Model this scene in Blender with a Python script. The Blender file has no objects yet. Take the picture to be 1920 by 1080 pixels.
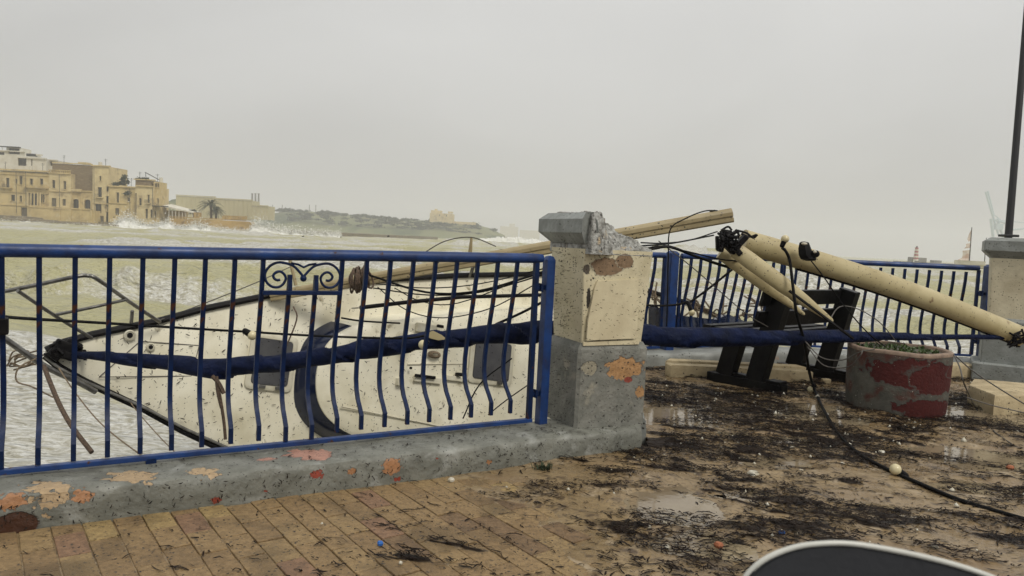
import bpy, bmesh, math, random
import numpy as np
from mathutils import Vector, Matrix
random.seed(7)
rng = np.random.default_rng(11)
SC = bpy.context.scene
COL = SC.collection

# ------------------------------------------------------------------ camera
FPX, CX, CY, EYE = 1370.0, 960.0, 540.0, 1.4
ROLL = math.radians(2.8)
PITCH = math.atan(91 * math.cos(ROLL) / FPX)
FW = np.array([0, math.cos(PITCH), -math.sin(PITCH)])
UP0 = np.array([0, math.sin(PITCH), math.cos(PITCH)])
RT = math.cos(ROLL) * np.array([1., 0, 0]) + math.sin(ROLL) * UP0
UPV = -math.sin(ROLL) * np.array([1., 0, 0]) + math.cos(ROLL) * UP0
CAMP = np.array([0, 0, EYE])
cam = bpy.data.cameras.new('camera')
cam.sensor_width = 36; cam.lens = FPX / 1920 * 36
cam.clip_start = 0.05; cam.clip_end = 20000
cam.dof.use_dof = True; cam.dof.focus_distance = 6.0; cam.dof.aperture_fstop = 8.0
camo = bpy.data.objects.new('camera', cam); COL.objects.link(camo)
camo.matrix_world = Matrix(((RT[0], UPV[0], -FW[0], 0), (RT[1], UPV[1], -FW[1], 0), (RT[2], UPV[2], -FW[2], EYE), (0, 0, 0, 1)))
SC.camera = camo

# ------------------------------------------------------------------ sky, sun, exposure
SUN_EL, SUN_AZ = math.radians(50), math.radians(142)   # azimuth measured from +Y towards +X
w = bpy.data.worlds.new('World'); SC.world = w; w.use_nodes = True
nt = w.node_tree; nt.nodes.clear()
N = nt.nodes.new
wo = N('ShaderNodeOutputWorld'); bg = N('ShaderNodeBackground')
sky = N('ShaderNodeTexSky'); sky.sky_type = 'NISHITA'; sky.sun_disc = False
sky.sun_elevation = SUN_EL; sky.sun_rotation = SUN_AZ; sky.dust_density = 6; sky.air_density = 1.5
bg.inputs['Strength'].default_value = 0.1
tc = N('ShaderNodeTexCoord'); mp = N('ShaderNodeMapping'); mp.inputs['Scale'].default_value = (1, 1, 2.2)
nz = N('ShaderNodeTexNoise'); nz.inputs['Scale'].default_value = 1.5; nz.inputs['Detail'].default_value = 5; nz.inputs['Roughness'].default_value = .42
nz.inputs['Distortion'].default_value = .4
cr = N('ShaderNodeValToRGB'); cr.color_ramp.elements[0].position = .34; cr.color_ramp.elements[1].position = .68
cr.color_ramp.elements[0].color = (4.70, 4.68, 4.62, 1); cr.color_ramp.elements[1].color = (6.15, 6.12, 6.02, 1)
mx = N('ShaderNodeMix'); mx.data_type = 'RGBA'; mx.inputs[0].default_value = .96
L = nt.links.new
L(tc.outputs['Generated'], mp.inputs[0]); L(mp.outputs[0], nz.inputs['Vector']); L(nz.outputs['Fac'], cr.inputs[0])
L(sky.outputs[0], mx.inputs[6]); L(cr.outputs[0], mx.inputs[7]); sx = N('ShaderNodeSeparateXYZ'); L(tc.outputs['Generated'], sx.inputs[0])
el = N('ShaderNodeMapRange'); el.inputs[1].default_value = 0; el.inputs[2].default_value = 1; el.inputs[3].default_value = .74; el.inputs[4].default_value = 1.58; L(sx.outputs['Z'], el.inputs[0])   # an overcast sky is brightest overhead
mu = N('ShaderNodeVectorMath'); mu.operation = 'SCALE'; L(mx.outputs[2], mu.inputs[0]); L(el.outputs[0], mu.inputs['Scale']); L(mu.outputs[0], bg.inputs['Color']); L(bg.outputs[0], wo.inputs['Surface'])
sl = bpy.data.lights.new('sun', 'SUN'); sl.energy = 1.5; sl.angle = math.radians(16); sl.color = (1, .95, .86)
so = bpy.data.objects.new('sun', sl); COL.objects.link(so)
sd = Vector((math.sin(SUN_AZ) * math.cos(SUN_EL), math.cos(SUN_AZ) * math.cos(SUN_EL), math.sin(SUN_EL)))
so.rotation_euler = sd.to_track_quat('Z', 'Y').to_euler()
SC.view_settings.view_transform = 'Standard'; SC.view_settings.look = 'None'
SC.view_settings.exposure = 0.25; SC.view_settings.gamma = 1; SC.view_settings.use_curve_mapping = False
SC.render.engine = 'CYCLES'
SC.cycles.use_denoising = True
SC.cycles.max_bounces = 6; SC.cycles.diffuse_bounces = 3; SC.cycles.volume_bounces = 1

# ------------------------------------------------------------------ placing helpers (pixel of the photograph -> real place)
def V3(p): return np.array(p, float)
def ray(x, y): return FW + (x - CX) / FPX * RT - (y - CY) / FPX * UPV
def G(x, y, z=0.0):
    d = ray(x, y); return CAMP + d * ((z - EYE) / d[2])
def D(x, y, dep): return CAMP + ray(x, y) * dep
def YP(x, y, Y):
    d = ray(x, y); return CAMP + d * (Y / d[1])

# ------------------------------------------------------------------ noise
def _h(ix, iy, s):
    n = (ix.astype(np.int64) * 374761393 + iy.astype(np.int64) * 668265263 + s * 974634777) & 0x7fffffff
    n = ((n ^ (n >> 13)) * 1274126177) & 0x7fffffff
    return ((n ^ (n >> 16)) & 0xffff) / 65535.0
def vnoise(x, y, s=0):
    x = np.asarray(x, float); y = np.asarray(y, float)
    ix = np.floor(x); iy = np.floor(y); fx = x - ix; fy = y - iy
    fx = fx * fx * (3 - 2 * fx); fy = fy * fy * (3 - 2 * fy)
    a = _h(ix, iy, s); b = _h(ix + 1, iy, s); c = _h(ix, iy + 1, s); d = _h(ix + 1, iy + 1, s)
    return a + (b - a) * fx + (c - a) * fy + (a - b - c + d) * fx * fy
def fbm(x, y, o=4, s=0, g=.5):
    t = 0; amp = 1; tot = 0
    for k in range(o):
        t = t + amp * vnoise(x * 2 ** k + 17.3 * k, y * 2 ** k - 9.1 * k, s + k); tot += amp; amp *= g
    return t / tot

# ------------------------------------------------------------------ objects
def WL(o):
    p = np.zeros(3)
    while o is not None:
        p += np.array(o.location); o = o.parent
    return p
def tag(o, label=None, cat=None, group=None, kind=None):
    if label: o['label'] = label
    if cat: o['category'] = cat
    if group: o['group'] = group
    if kind: o['kind'] = kind
    return o
def thing(name, loc, label, cat, group=None):
    o = bpy.data.objects.new(name, None); COL.objects.link(o); o.location = Vector(loc); o.empty_display_size = .1
    return tag(o, label, cat, group)
def inst(name, mesh, parent, wloc, rot=None, mat=None):
    o = bpy.data.objects.new(name, mesh); COL.objects.link(o)
    if parent is not None: o.parent = parent
    o.location = Vector(V3(wloc) - (WL(parent) if parent is not None else 0))
    if rot is not None: o.rotation_euler = rot
    if mat is not None:
        o.material_slots[0].link = 'OBJECT'; o.material_slots[0].material = mat
    return o

class MB:
    def __init__(s): s.v = []; s.f = []
    def add(s, vs, fs):
        b = len(s.v); s.v.extend([tuple(map(float, q)) for q in vs]); s.f.extend([tuple(i + b for i in f) for f in fs]); return s
    def box(s, c, sz, ax=None, bev=0.0):
        c = V3(c); ax = np.eye(3) if ax is None else np.array(ax, float); h = V3(sz) / 2
        if bev <= 0:
            vs = [c + ax[0] * h[0] * i + ax[1] * h[1] * j + ax[2] * h[2] * k for i in (-1, 1) for j in (-1, 1) for k in (-1, 1)]
            return s.add(vs, [(0, 1, 3, 2), (4, 6, 7, 5), (0, 4, 5, 1), (2, 3, 7, 6), (0, 2, 6, 4), (1, 5, 7, 3)])
        bm = bmesh.new(); bmesh.ops.create_cube(bm, size=1)
        for q in bm.verts: q.co = Vector((q.co.x * sz[0], q.co.y * sz[1], q.co.z * sz[2]))
        bmesh.ops.bevel(bm, geom=list(bm.edges), offset=bev, segments=2, affect='EDGES', profile=.6)
        bm.verts.index_update()
        vs = [c + ax[0] * q.co.x + ax[1] * q.co.y + ax[2] * q.co.z for q in bm.verts]
        fs = [tuple(q.index for q in f.verts) for f in bm.faces]; bm.free()
        return s.add(vs, fs)
    def prism(s, poly, z0, z1):          # poly: list of (x, y) counter-clockwise
        n = len(poly)
        vs = [(x, y, z0) for x, y in poly] + [(x, y, z1) for x, y in poly]
        fs = [tuple(reversed(range(n))), tuple(range(n, 2 * n))] + [(i, (i + 1) % n, n + (i + 1) % n, n + i) for i in range(n)]
        return s.add(vs, fs)
    def plate(s, pts, nrm, th):          # polygon of 3D points extruded along nrm
        n = len(pts); nrm = V3(nrm)
        vs = [V3(p) for p in pts] + [V3(p) + nrm * th for p in pts]
        fs = [tuple(reversed(range(n))), tuple(range(n, 2 * n))] + [(i, (i + 1) % n, n + (i + 1) % n, n + i) for i in range(n)]
        return s.add(vs, fs)
    def loft(s, rings, cap=True, closed=True):
        n = len(rings[0]); b = len(s.v)
        for r in rings: s.v.extend([tuple(map(float, q)) for q in r])
        m = n if closed else n - 1
        for i in range(len(rings) - 1):
            for j in range(m):
                s.f.append((b + i * n + j, b + i * n + (j + 1) % n, b + (i + 1) * n + (j + 1) % n, b + (i + 1) * n + j))
        if cap and closed:
            s.f.append(tuple(b + j for j in reversed(range(n)))); s.f.append(tuple(b + (len(rings) - 1) * n + j for j in range(n)))
        return s
    def tube(s, pts, r, n=8, cap=True):
        pts = [V3(p) for p in pts]; rs = [r] * len(pts) if np.isscalar(r) else r
        rings = []; t0 = None; a = None
        for i, p in enumerate(pts):
            t = pts[min(i + 1, len(pts) - 1)] - pts[max(i - 1, 0)]; t = t / (np.linalg.norm(t) + 1e-9)
            if a is None:
                ref = V3((0, 0, 1)) if abs(t[2]) < .9 else V3((1, 0, 0)); a = np.cross(t, ref)
            else: a = a - t * (a @ t)
            a = a / (np.linalg.norm(a) + 1e-9); b = np.cross(t, a)
            rings.append([p + rs[i] * (math.cos(2 * math.pi * k / n) * a + math.sin(2 * math.pi * k / n) * b) for k in range(n)])
        return s.loft(rings, cap)
    def ball(s, c, r, seg=12, rg=8, sc=(1, 1, 1)):
        c = V3(c); rings = []
        for i in range(rg + 1):
            th = math.pi * i / rg; rr = max(math.sin(th), .02) * r
            rings.append([c + V3((rr * math.cos(2 * math.pi * k / seg) * sc[0], rr * math.sin(2 * math.pi * k / seg) * sc[1], -r * math.cos(th) * sc[2])) for k in range(seg)])
        return s.loft(rings)
    def build(s, name, mat, parent=None, origin=None, smooth=False, auto=None):
        vs = np.array(s.v, float); pw = WL(parent) if parent is not None else np.zeros(3)
        org = pw if origin is None else V3(origin)
        me = bpy.data.meshes.new(name); me.from_pydata((vs - org).tolist(), [], s.f); me.materials.append(mat)
        if smooth or auto is not None:
            me.polygons.foreach_set('use_smooth', [True] * len(me.polygons))
            if auto is not None: me.set_sharp_from_angle(angle=math.radians(auto))
        me.update()
        o = bpy.data.objects.new(name, me); COL.objects.link(o)
        if parent is not None: o.parent = parent
        o.location = Vector(org - pw)
        return o
def mesh_np(name, verts, faces, mat, smooth=False):
    me = bpy.data.meshes.new(name); k = faces.shape[1]
    me.vertices.add(len(verts)); me.vertices.foreach_set('co', np.ascontiguousarray(verts, np.float32).ravel())
    me.loops.add(faces.size); me.loops.foreach_set('vertex_index', np.ascontiguousarray(faces, np.int32).ravel())
    me.polygons.add(len(faces)); me.polygons.foreach_set('loop_start', np.arange(0, faces.size, k, dtype=np.int32))
    if smooth: me.polygons.foreach_set('use_smooth', np.ones(len(faces), bool))
    me.materials.append(mat); me.update(calc_edges=True); me.validate()
    o = bpy.data.objects.new(name, me); COL.objects.link(o); return o
def grid_faces(nu, nv):
    i, j = np.meshgrid(np.arange(nu - 1), np.arange(nv - 1), indexing='ij'); a = (i * nv + j).ravel()
    return np.stack([a, a + nv, a + nv + 1, a + 1], 1)
def spline(pts, n=6):
    P = [V3(p) for p in pts]; P = [2 * P[0] - P[1]] + P + [2 * P[-1] - P[-2]]; out = []
    for i in range(1, len(P) - 2):
        for k in range(n):
            t = k / n; a, b, c, d = P[i - 1:i + 3]
            out.append(.5 * (2 * b + (c - a) * t + (2 * a - 5 * b + 4 * c - d) * t * t + (3 * b - a - 3 * c + d) * t ** 3))
    out.append(P[-2]); return out

# ------------------------------------------------------------------ materials
def mat(name, col, col2=None, scale=6, detail=6, mixlo=.35, mixhi=.65, rough=.6, rough2=None, bump=.0, bscale=40, bdist=.01, metallic=0,
        patches=(), specks=None, coord='Object', stretch=(1, 1, 1), spec=.5, spots=()):
    """patches: (colour, scale, lo, hi, seed, roughness); spots: (colour, centre, radii, wobble) with the centre in object space; specks: (colour, scale, size, amount)"""
    m = bpy.data.materials.new(name); m.use_nodes = True; t = m.node_tree; n = t.nodes.new; l = t.links.new
    bs = t.nodes['Principled BSDF']; tc = n('ShaderNodeTexCoord'); mp = n('ShaderNodeMapping'); mp.inputs['Scale'].default_value = stretch
    if coord == 'World':
        ge = n('ShaderNodeNewGeometry'); l(ge.outputs['Position'], mp.inputs[0]); raw = ge.outputs['Position']
    else: l(tc.outputs[coord], mp.inputs[0]); raw = tc.outputs[coord]
    vec = mp.outputs[0]
    def noise(sc, det=6, off=0, dist=0, ro=.55):
        q = n('ShaderNodeTexNoise'); q.inputs['Scale'].default_value = sc; q.inputs['Detail'].default_value = det; q.inputs['Distortion'].default_value = dist; q.inputs['Roughness'].default_value = ro
        if off:
            o = n('ShaderNodeVectorMath'); o.inputs[1].default_value = (off * 3.1, off * 1.7, off * 2.3); l(vec, o.inputs[0]); l(o.outputs[0], q.inputs['Vector'])
        else: l(vec, q.inputs['Vector'])
        return q.outputs['Fac']
    def ramp(s, lo, hi):
        q = n('ShaderNodeMapRange'); q.inputs[1].default_value = lo; q.inputs[2].default_value = hi; q.clamp = True; l(s, q.inputs[0]); return q.outputs[0]
    def mix(f, a, b):
        q = n('ShaderNodeMix'); q.data_type = 'RGBA'; l(f, q.inputs[0])
        for i, c in ((6, a), (7, b)):
            if isinstance(c, tuple): q.inputs[i].default_value = (*c, 1)
            else: l(c, q.inputs[i])
        return q.outputs[2]
    def mixf(f, a, b):
        q = n('ShaderNodeMix'); l(f, q.inputs[0])
        for i, c in ((2, a), (3, b)):
            if isinstance(c, (int, float)): q.inputs[i].default_value = c
            else: l(c, q.inputs[i])
        return q.outputs[0]
    c = col; r = rough; spotm = []
    if col2 is not None:
        f = ramp(noise(scale, detail), mixlo, mixhi); c = mix(f, col, col2)
        if rough2 is not None: r = mixf(f, rough, rough2)
    for (pc, ps, lo, hi, seed, pr) in patches:
        f = ramp(noise(ps, 7, seed, .3), lo, hi); c = mix(f, c, pc)
        if pr is not None: r = mixf(f, r, pr)
    for (pc, cen, rad, wob) in spots:
        sb = n('ShaderNodeVectorMath'); sb.operation = 'SUBTRACT'; l(raw, sb.inputs[0]); sb.inputs[1].default_value = cen
        dv = n('ShaderNodeVectorMath'); dv.operation = 'DIVIDE'; l(sb.outputs[0], dv.inputs[0]); dv.inputs[1].default_value = rad
        ln = n('ShaderNodeVectorMath'); ln.operation = 'LENGTH'; l(dv.outputs[0], ln.inputs[0])
        ad = n('ShaderNodeMath'); ad.operation = 'MULTIPLY_ADD'; l(noise(1.5 / max(min(rad), .02), 7, 4.2 + 13 * cen[0]), ad.inputs[0]); ad.inputs[1].default_value = wob; l(ln.outputs['Value'], ad.inputs[2])
        f = ramp(ad.outputs[0], 1.0 + wob / 2 + .03, 1.0 + wob / 2 - .03)
        spotm.append(f); g = ramp(ad.outputs[0], 1.0 + wob / 2 + .16, 1.0 + wob / 2 + .02); c = mix(g, c, tuple(x * .45 + .02 for x in col))
        pcc = mix(ramp(noise(35, 5, 1.1), .3, .7), pc, tuple(x * .7 for x in pc)); c = mix(f, c, pcc)
    if specks:
        sc_, ss, size, amt = specks
        vo = n('ShaderNodeTexVoronoi'); vo.inputs['Scale'].default_value = ss
        dd = n('ShaderNodeVectorMath'); dn = n('ShaderNodeTexNoise'); dn.inputs['Scale'].default_value = ss * 1.2; l(vec, dn.inputs['Vector'])
        sm = n('ShaderNodeVectorMath'); sm.operation = 'MULTIPLY_ADD'; l(dn.outputs['Color'], sm.inputs[0]); sm.inputs[1].default_value = (1.1 / ss,) * 3; l(vec, sm.inputs[2]); l(sm.outputs[0], vo.inputs['Vector'])
        f1 = ramp(vo.outputs['Distance'], size, size * .7)
        sp = n('ShaderNodeSeparateColor'); l(vo.outputs['Color'], sp.inputs[0]); f2 = ramp(sp.outputs[0], 1 - amt, 1 - amt + .01)
        f3 = ramp(noise(ss * .12, 3, 2.7), .38, .5)
        mm = n('ShaderNodeMath'); mm.operation = 'MULTIPLY'; l(f1, mm.inputs[0]); l(f2, mm.inputs[1])
        m2 = n('ShaderNodeMath'); m2.operation = 'MULTIPLY'; l(mm.outputs[0], m2.inputs[0]); l(f3, m2.inputs[1])
        c = mix(m2.outputs[0], c, sc_)
    if isinstance(c, tuple): bs.inputs['Base Color'].default_value = (*c, 1)
    else: l(c, bs.inputs['Base Color'])
    if isinstance(r, (int, float)): bs.inputs['Roughness'].default_value = r
    else: l(r, bs.inputs['Roughness'])
    bs.inputs['Metallic'].default_value = metallic; bs.inputs['Specular IOR Level'].default_value = spec
    if bump:
        bp = n('ShaderNodeBump'); bp.inputs['Strength'].default_value = bump; bp.inputs['Distance'].default_value = bdist
        hh = noise(bscale, 6, .7)
        for f in spotm:
            q = n('ShaderNodeMath'); q.operation = 'MULTIPLY_ADD'; l(f, q.inputs[0]); q.inputs[1].default_value = -.55; l(hh, q.inputs[2]); hh = q.outputs[0]
        l(hh, bp.inputs['Height']); l(bp.outputs[0], bs.inputs['Normal'])
    return m

DK = (.012, .010, .008)
M = {}
M['blue'] = mat('blue_paint', (.004, .038, .165), (.003, .018, .08), 9, rough=.36, rough2=.5, bump=.25, bscale=30, patches=[((.055, .02, .009), 13, .655, .70, 3, .8)])
M['bluedark'] = mat('blue_paint_bars', (.003, .016, .068), (.002, .008, .032), 14, spec=.2, rough=.36, rough2=.55, bump=.2, bscale=50, patches=[((.055, .02, .009), 15, .65, .70, 5, .8)])
M['plaster'] = mat('cream_plaster', (.62, .56, .40), (.47, .41, .28), 5, rough=.75, bump=.35, bscale=22, bdist=.012, specks=(DK, 55, .30, .35),
                   patches=[((.30, .25, .17), 3, .58, .75, 2, .8)])
M['panel'] = mat('cream_plaster_panel', (.62, .55, .37), (.50, .43, .28), 4, rough=.7, bump=.2, bscale=30, specks=(DK, 40, .25, .12))
M['greypaint'] = mat('grey_paint', (.25, .265, .25), (.17, .18, .165), 7, rough=.42, rough2=.6, bump=.5, bscale=26, bdist=.012, specks=(DK, 48, .30, .35))
M['rubble'] = mat('broken_concrete', (.46, .46, .43), (.17, .165, .145), 26, rough=.9, bump=1, bscale=70, bdist=.02, patches=[((.06, .055, .05), 30, .58, .66, 4, .9), ((.45, .36, .24), 12, .62, .7, 6, .9)])
M['gel'] = mat('white_gelcoat', (.82, .785, .64), (.60, .555, .40), 3.2, mixlo=.3, mixhi=.8, rough=.28, rough2=.5, bump=.05, bscale=60,
               specks=(DK, 52, .28, .22), patches=[((.48, .43, .29), 2.2, .55, .8, 3, .45), ((.30, .26, .16), 8, .64, .74, 6, .5)])
M['gelclean'] = mat('cream_fitting', (.62, .59, .47), (.5, .46, .34), 12, rough=.35)
M['hull'] = mat('dark_hull', (.010, .014, .030), (.02, .022, .03), 6, rough=.3)
M['navyglass'] = mat('navy_window', (.006, .011, .032), (.01, .016, .04), 5, rough=.12)
M['smoke'] = mat('smoked_acrylic', (.055, .055, .06), (.085, .085, .085), 5, rough=.22, specks=(DK, 40, .3, .4))
M['black'] = mat('black_rubber', (.004, .004, .005), (.008, .007, .007), 20, rough=.5, spec=.12)
M['wire'] = mat('black_wire', (.004, .004, .004), rough=.5, spec=.10)
M['wireg'] = mat('grey_wire', (.10, .09, .075), (.05, .045, .04), 40, rough=.6)
M['steel'] = mat('stainless', (.22, .215, .20), (.12, .115, .105), 20, rough=.35, metallic=.85)
M['rope'] = mat('brown_rope', (.13, .085, .055), (.05, .035, .025), 90, rough=.9, bump=.8, bscale=120)
M['ropel'] = mat('tan_rope', (.25, .19, .12), (.12, .09, .06), 60, rough=.9, bump=.8, bscale=150)
M['sail'] = mat('navy_canvas', (.006, .012, .045), (.003, .006, .02), 8, rough=.62, bump=.8, bscale=16, bdist=.03, spec=.10)
M['mast'] = mat('cream_spar', (.47, .40, .225), (.36, .295, .15), 4, rough=.36, rough2=.5, bump=.08, bscale=40, specks=(DK, 48, .28, .32), patches=[((.20, .13, .07), 7, .66, .74, 3, .6)])
M['beam'] = mat('tan_spar', (.37, .30, .165), (.26, .205, .105), 4, rough=.42, bump=.15, bscale=60, specks=(DK, 30, .28, .4))
M['bench'] = mat('black_bench', (.003, .003, .004), (.007, .007, .006), 9, spec=.12, rough=.3, rough2=.5, bump=.25, bscale=40)
M['limestone'] = mat('limestone_block', (.50, .41, .25), (.33, .26, .15), 6, rough=.75, bump=.6, bscale=35, bdist=.012, specks=(DK, 36, .3, .35))
M['planter'] = mat('planter_concrete', (.115, .11, .09), (.062, .060, .05), 7, spec=.25, rough=.8, bump=.8, bscale=45, patches=[((.085, .035, .027), 6, .52, .66, 3, .8)], specks=((.5, .47, .4), 60, .2, .06),
                   spots=[((.078, .015, .013), (-.10, -.46, .40), (.30, .6, .13), 1.3), ((.078, .015, .013), (.16, -.46, .36), (.26, .6, .15), 1.3),
                          ((.078, .015, .013), (.10, -.44, .09), (.30, .6, .085), 1.2), ((.078, .015, .013), (.36, -.3, .42), (.12, .5, .06), .6)])
M['rim'] = mat('planter_rim', (.28, .20, .14), (.16, .11, .08), 14, rough=.7, bump=.5, bscale=50)
M['soil'] = mat('soil', (.02, .016, .01), (.04, .03, .018), 30, rough=.9, bump=1, bscale=60)
M['leaf'] = mat('weed_leaf', (.065, .11, .022), (.03, .055, .012), 25, rough=.5)
M['leafd'] = mat('dark_foliage', (.035, .05, .018), (.018, .028, .012), 1.2, rough=.7)
M['palm'] = mat('palm_frond', (.045, .055, .018), (.022, .03, .012), 2, rough=.6)
M['bark'] = mat('bark', (.10, .075, .05), (.05, .04, .03), 3, rough=.9)
M['bulb'] = mat('frosted_bulb', (.62, .55, .34), (.5, .43, .25), 20, rough=.25)
M['weed'] = mat('seaweed', (.007, .006, .006), (.020, .012, .008), 14, rough=.6, coord='World', spec=.10)
M['litter'] = mat('pale_litter', (.60, .58, .50), (.42, .38, .28), 30, rough=.5, coord='World')
M['orange'] = mat('brick_fragment', (.36, .12, .05), (.22, .08, .04), 40, rough=.8)
M['bluebit'] = mat('blue_plastic', (.02, .12, .42), rough=.4)
PAV = [(.305, .202, .092), (.27, .176, .08), (.325, .22, .10), (.375, .262, .11), (.27, .158, .088), (.215, .135, .066)]
M['pav'] = [mat('paver_%d' % i, c, tuple(x * .66 for x in c), 30, rough=.45, rough2=.7, bump=1.0, bscale=90, bdist=.012, coord='World',
                specks=(DK, 50, .3, .3), patches=[(tuple(x * .5 for x in c), 3.5, .50, .68, 2, .3), ((.06, .045, .03), 45, .60, .68, 8, .5)]) for i, c in enumerate(PAV)]
M['grout'] = mat('joint_dirt', (.035, .025, .016), (.06, .042, .026), 20, rough=.8, bump=.6, bscale=60, coord='World')
M['mud'] = mat('wet_mud', (.27, .195, .102), (.165, .113, .056), 2.6, rough=.38, rough2=.17, bump=.5, bscale=26, bdist=.012, coord='World',
               patches=[((.32, .25, .16), 7, .58, .68, 2, .5), ((.075, .05, .028), 11, .57, .66, 5, .3), ((.15, .108, .06), 42, .54, .62, 9, .5), ((.20, .135, .07), 1.3, .54, .68, 11, .3)])
_t = M['mud'].node_tree; _bs = _t.nodes['Principled BSDF']; _l = _bs.inputs['Base Color'].links[0].from_socket
_at = _t.nodes.new('ShaderNodeAttribute'); _at.attribute_name = 'weed'; _mx = _t.nodes.new('ShaderNodeMix'); _mx.data_type = 'RGBA'
_mr = _t.nodes.new('ShaderNodeMapRange'); _mr.inputs[1].default_value = .30; _mr.inputs[2].default_value = .68; _t.links.new(_at.outputs['Fac'], _mr.inputs[0])
_t.links.new(_mr.outputs[0], _mx.inputs[0]); _t.links.new(_l, _mx.inputs[6]); _mx.inputs[7].default_value = (.018, .012, .008, 1); _ms = _t.nodes.new('ShaderNodeMapRange'); _ms.inputs[3].default_value = .5; _ms.inputs[4].default_value = .08; _t.links.new(_mr.outputs[0], _ms.inputs[0]); _t.links.new(_ms.outputs[0], _bs.inputs['Specular IOR Level']); _t.links.new(_mx.outputs[2], _bs.inputs['Base Color'])
M['puddle'] = mat('puddle_water', (.26, .21, .135), (.19, .145, .09), 3, rough=.03, bump=.06, bscale=14, bdist=.01, coord='World', spec=.6)
M['stone'] = mat('ochre_limestone', (.58, .455, .215), (.44, .335, .15), .35, rough=.85, bump=.4, bscale=1.2, bdist=.2, coord='World',
                 patches=[((.26, .19, .10), .25, .56, .72, 2, .9), ((.56, .47, .28), .5, .58, .7, 5, .9), ((.16, .12, .07), .9, .66, .75, 7, .9)])
M['stone2'] = mat('pale_limestone', (.63, .52, .285), (.48, .38, .195), .4, rough=.85, bump=.4, bscale=1.2, bdist=.2, coord='World', patches=[((.28, .21, .11), .3, .56, .72, 3, .9)])
M['brownwall'] = mat('brown_party_wall', (.21, .155, .08), (.15, .105, .055), .8, rough=.9, bump=.5, bscale=2, bdist=.2, coord='World', stretch=(1, 1, 3),
                     patches=[((.29, .22, .12), .5, .55, .7, 2, .9)])
M['white'] = mat('white_render', (.62, .60, .52), (.52, .49, .40), .6, rough=.8, coord='World')
M['pane'] = mat('dark_pane', (.020, .020, .018), (.05, .045, .035), .8, rough=.2, coord='World')
M['shut'] = mat('old_shutter', (.15, .125, .075), (.09, .075, .05), 1.2, rough=.7, coord='World')
M['iron'] = mat('black_iron', (.014, .014, .015), rough=.5)
M['orangewall'] = mat('orange_terrace_stone', (.46, .31, .115), (.34, .225, .08), .35, rough=.85, bump=.4, bscale=1.5, bdist=.2, coord='World', patches=[((.2, .13, .06), .3, .6, .7, 2, .9)])
M['shed'] = mat('cream_cladding', (.52, .47, .26), (.44, .39, .21), .05, rough=.6, coord='World')
M['hill'] = mat('green_headland', (.11, .135, .048), (.18, .175, .075), .012, rough=.95, coord='World', patches=[((.045, .065, .022), .02, .52, .62, 3, .95), ((.22, .19, .10), .03, .62, .7, 6, .95)])
M['rock'] = mat('shore_rock', (.22, .18, .11), (.12, .10, .065), .4, rough=.85, bump=.8, bscale=1.2, bdist=.3, coord='World')
M['spray'] = mat('white_water', (.80, .80, .77), (.66, .66, .60), .8, rough=.9, coord='World', bump=.6, bscale=2.5, bdist=.3)
M['red'] = mat('red_paint', (.32, .055, .045), (.26, .05, .04), 1, rough=.6, coord='World')
M['far'] = mat('far_concrete', (.20, .19, .17), (.15, .145, .13), .3, rough=.8, coord='World')
M['crane'] = mat('crane_steel', (.28, .40, .43), (.34, .45, .47), .1, rough=.6, coord='World')
M['torn'] = mat('torn_sail', (.62, .57, .50), (.45, .31, .23), 1.2, rough=.8, coord='World')
M['carplastic'] = mat('car_grey', (.034, .036, .041), (.022, .023, .026), 5, rough=.34, rough2=.5, bump=.1, bscale=60)
M['carrim'] = mat('mirror_rim', (.56, .56, .51), (.42, .42, .38), 10, rough=.3)

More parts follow.
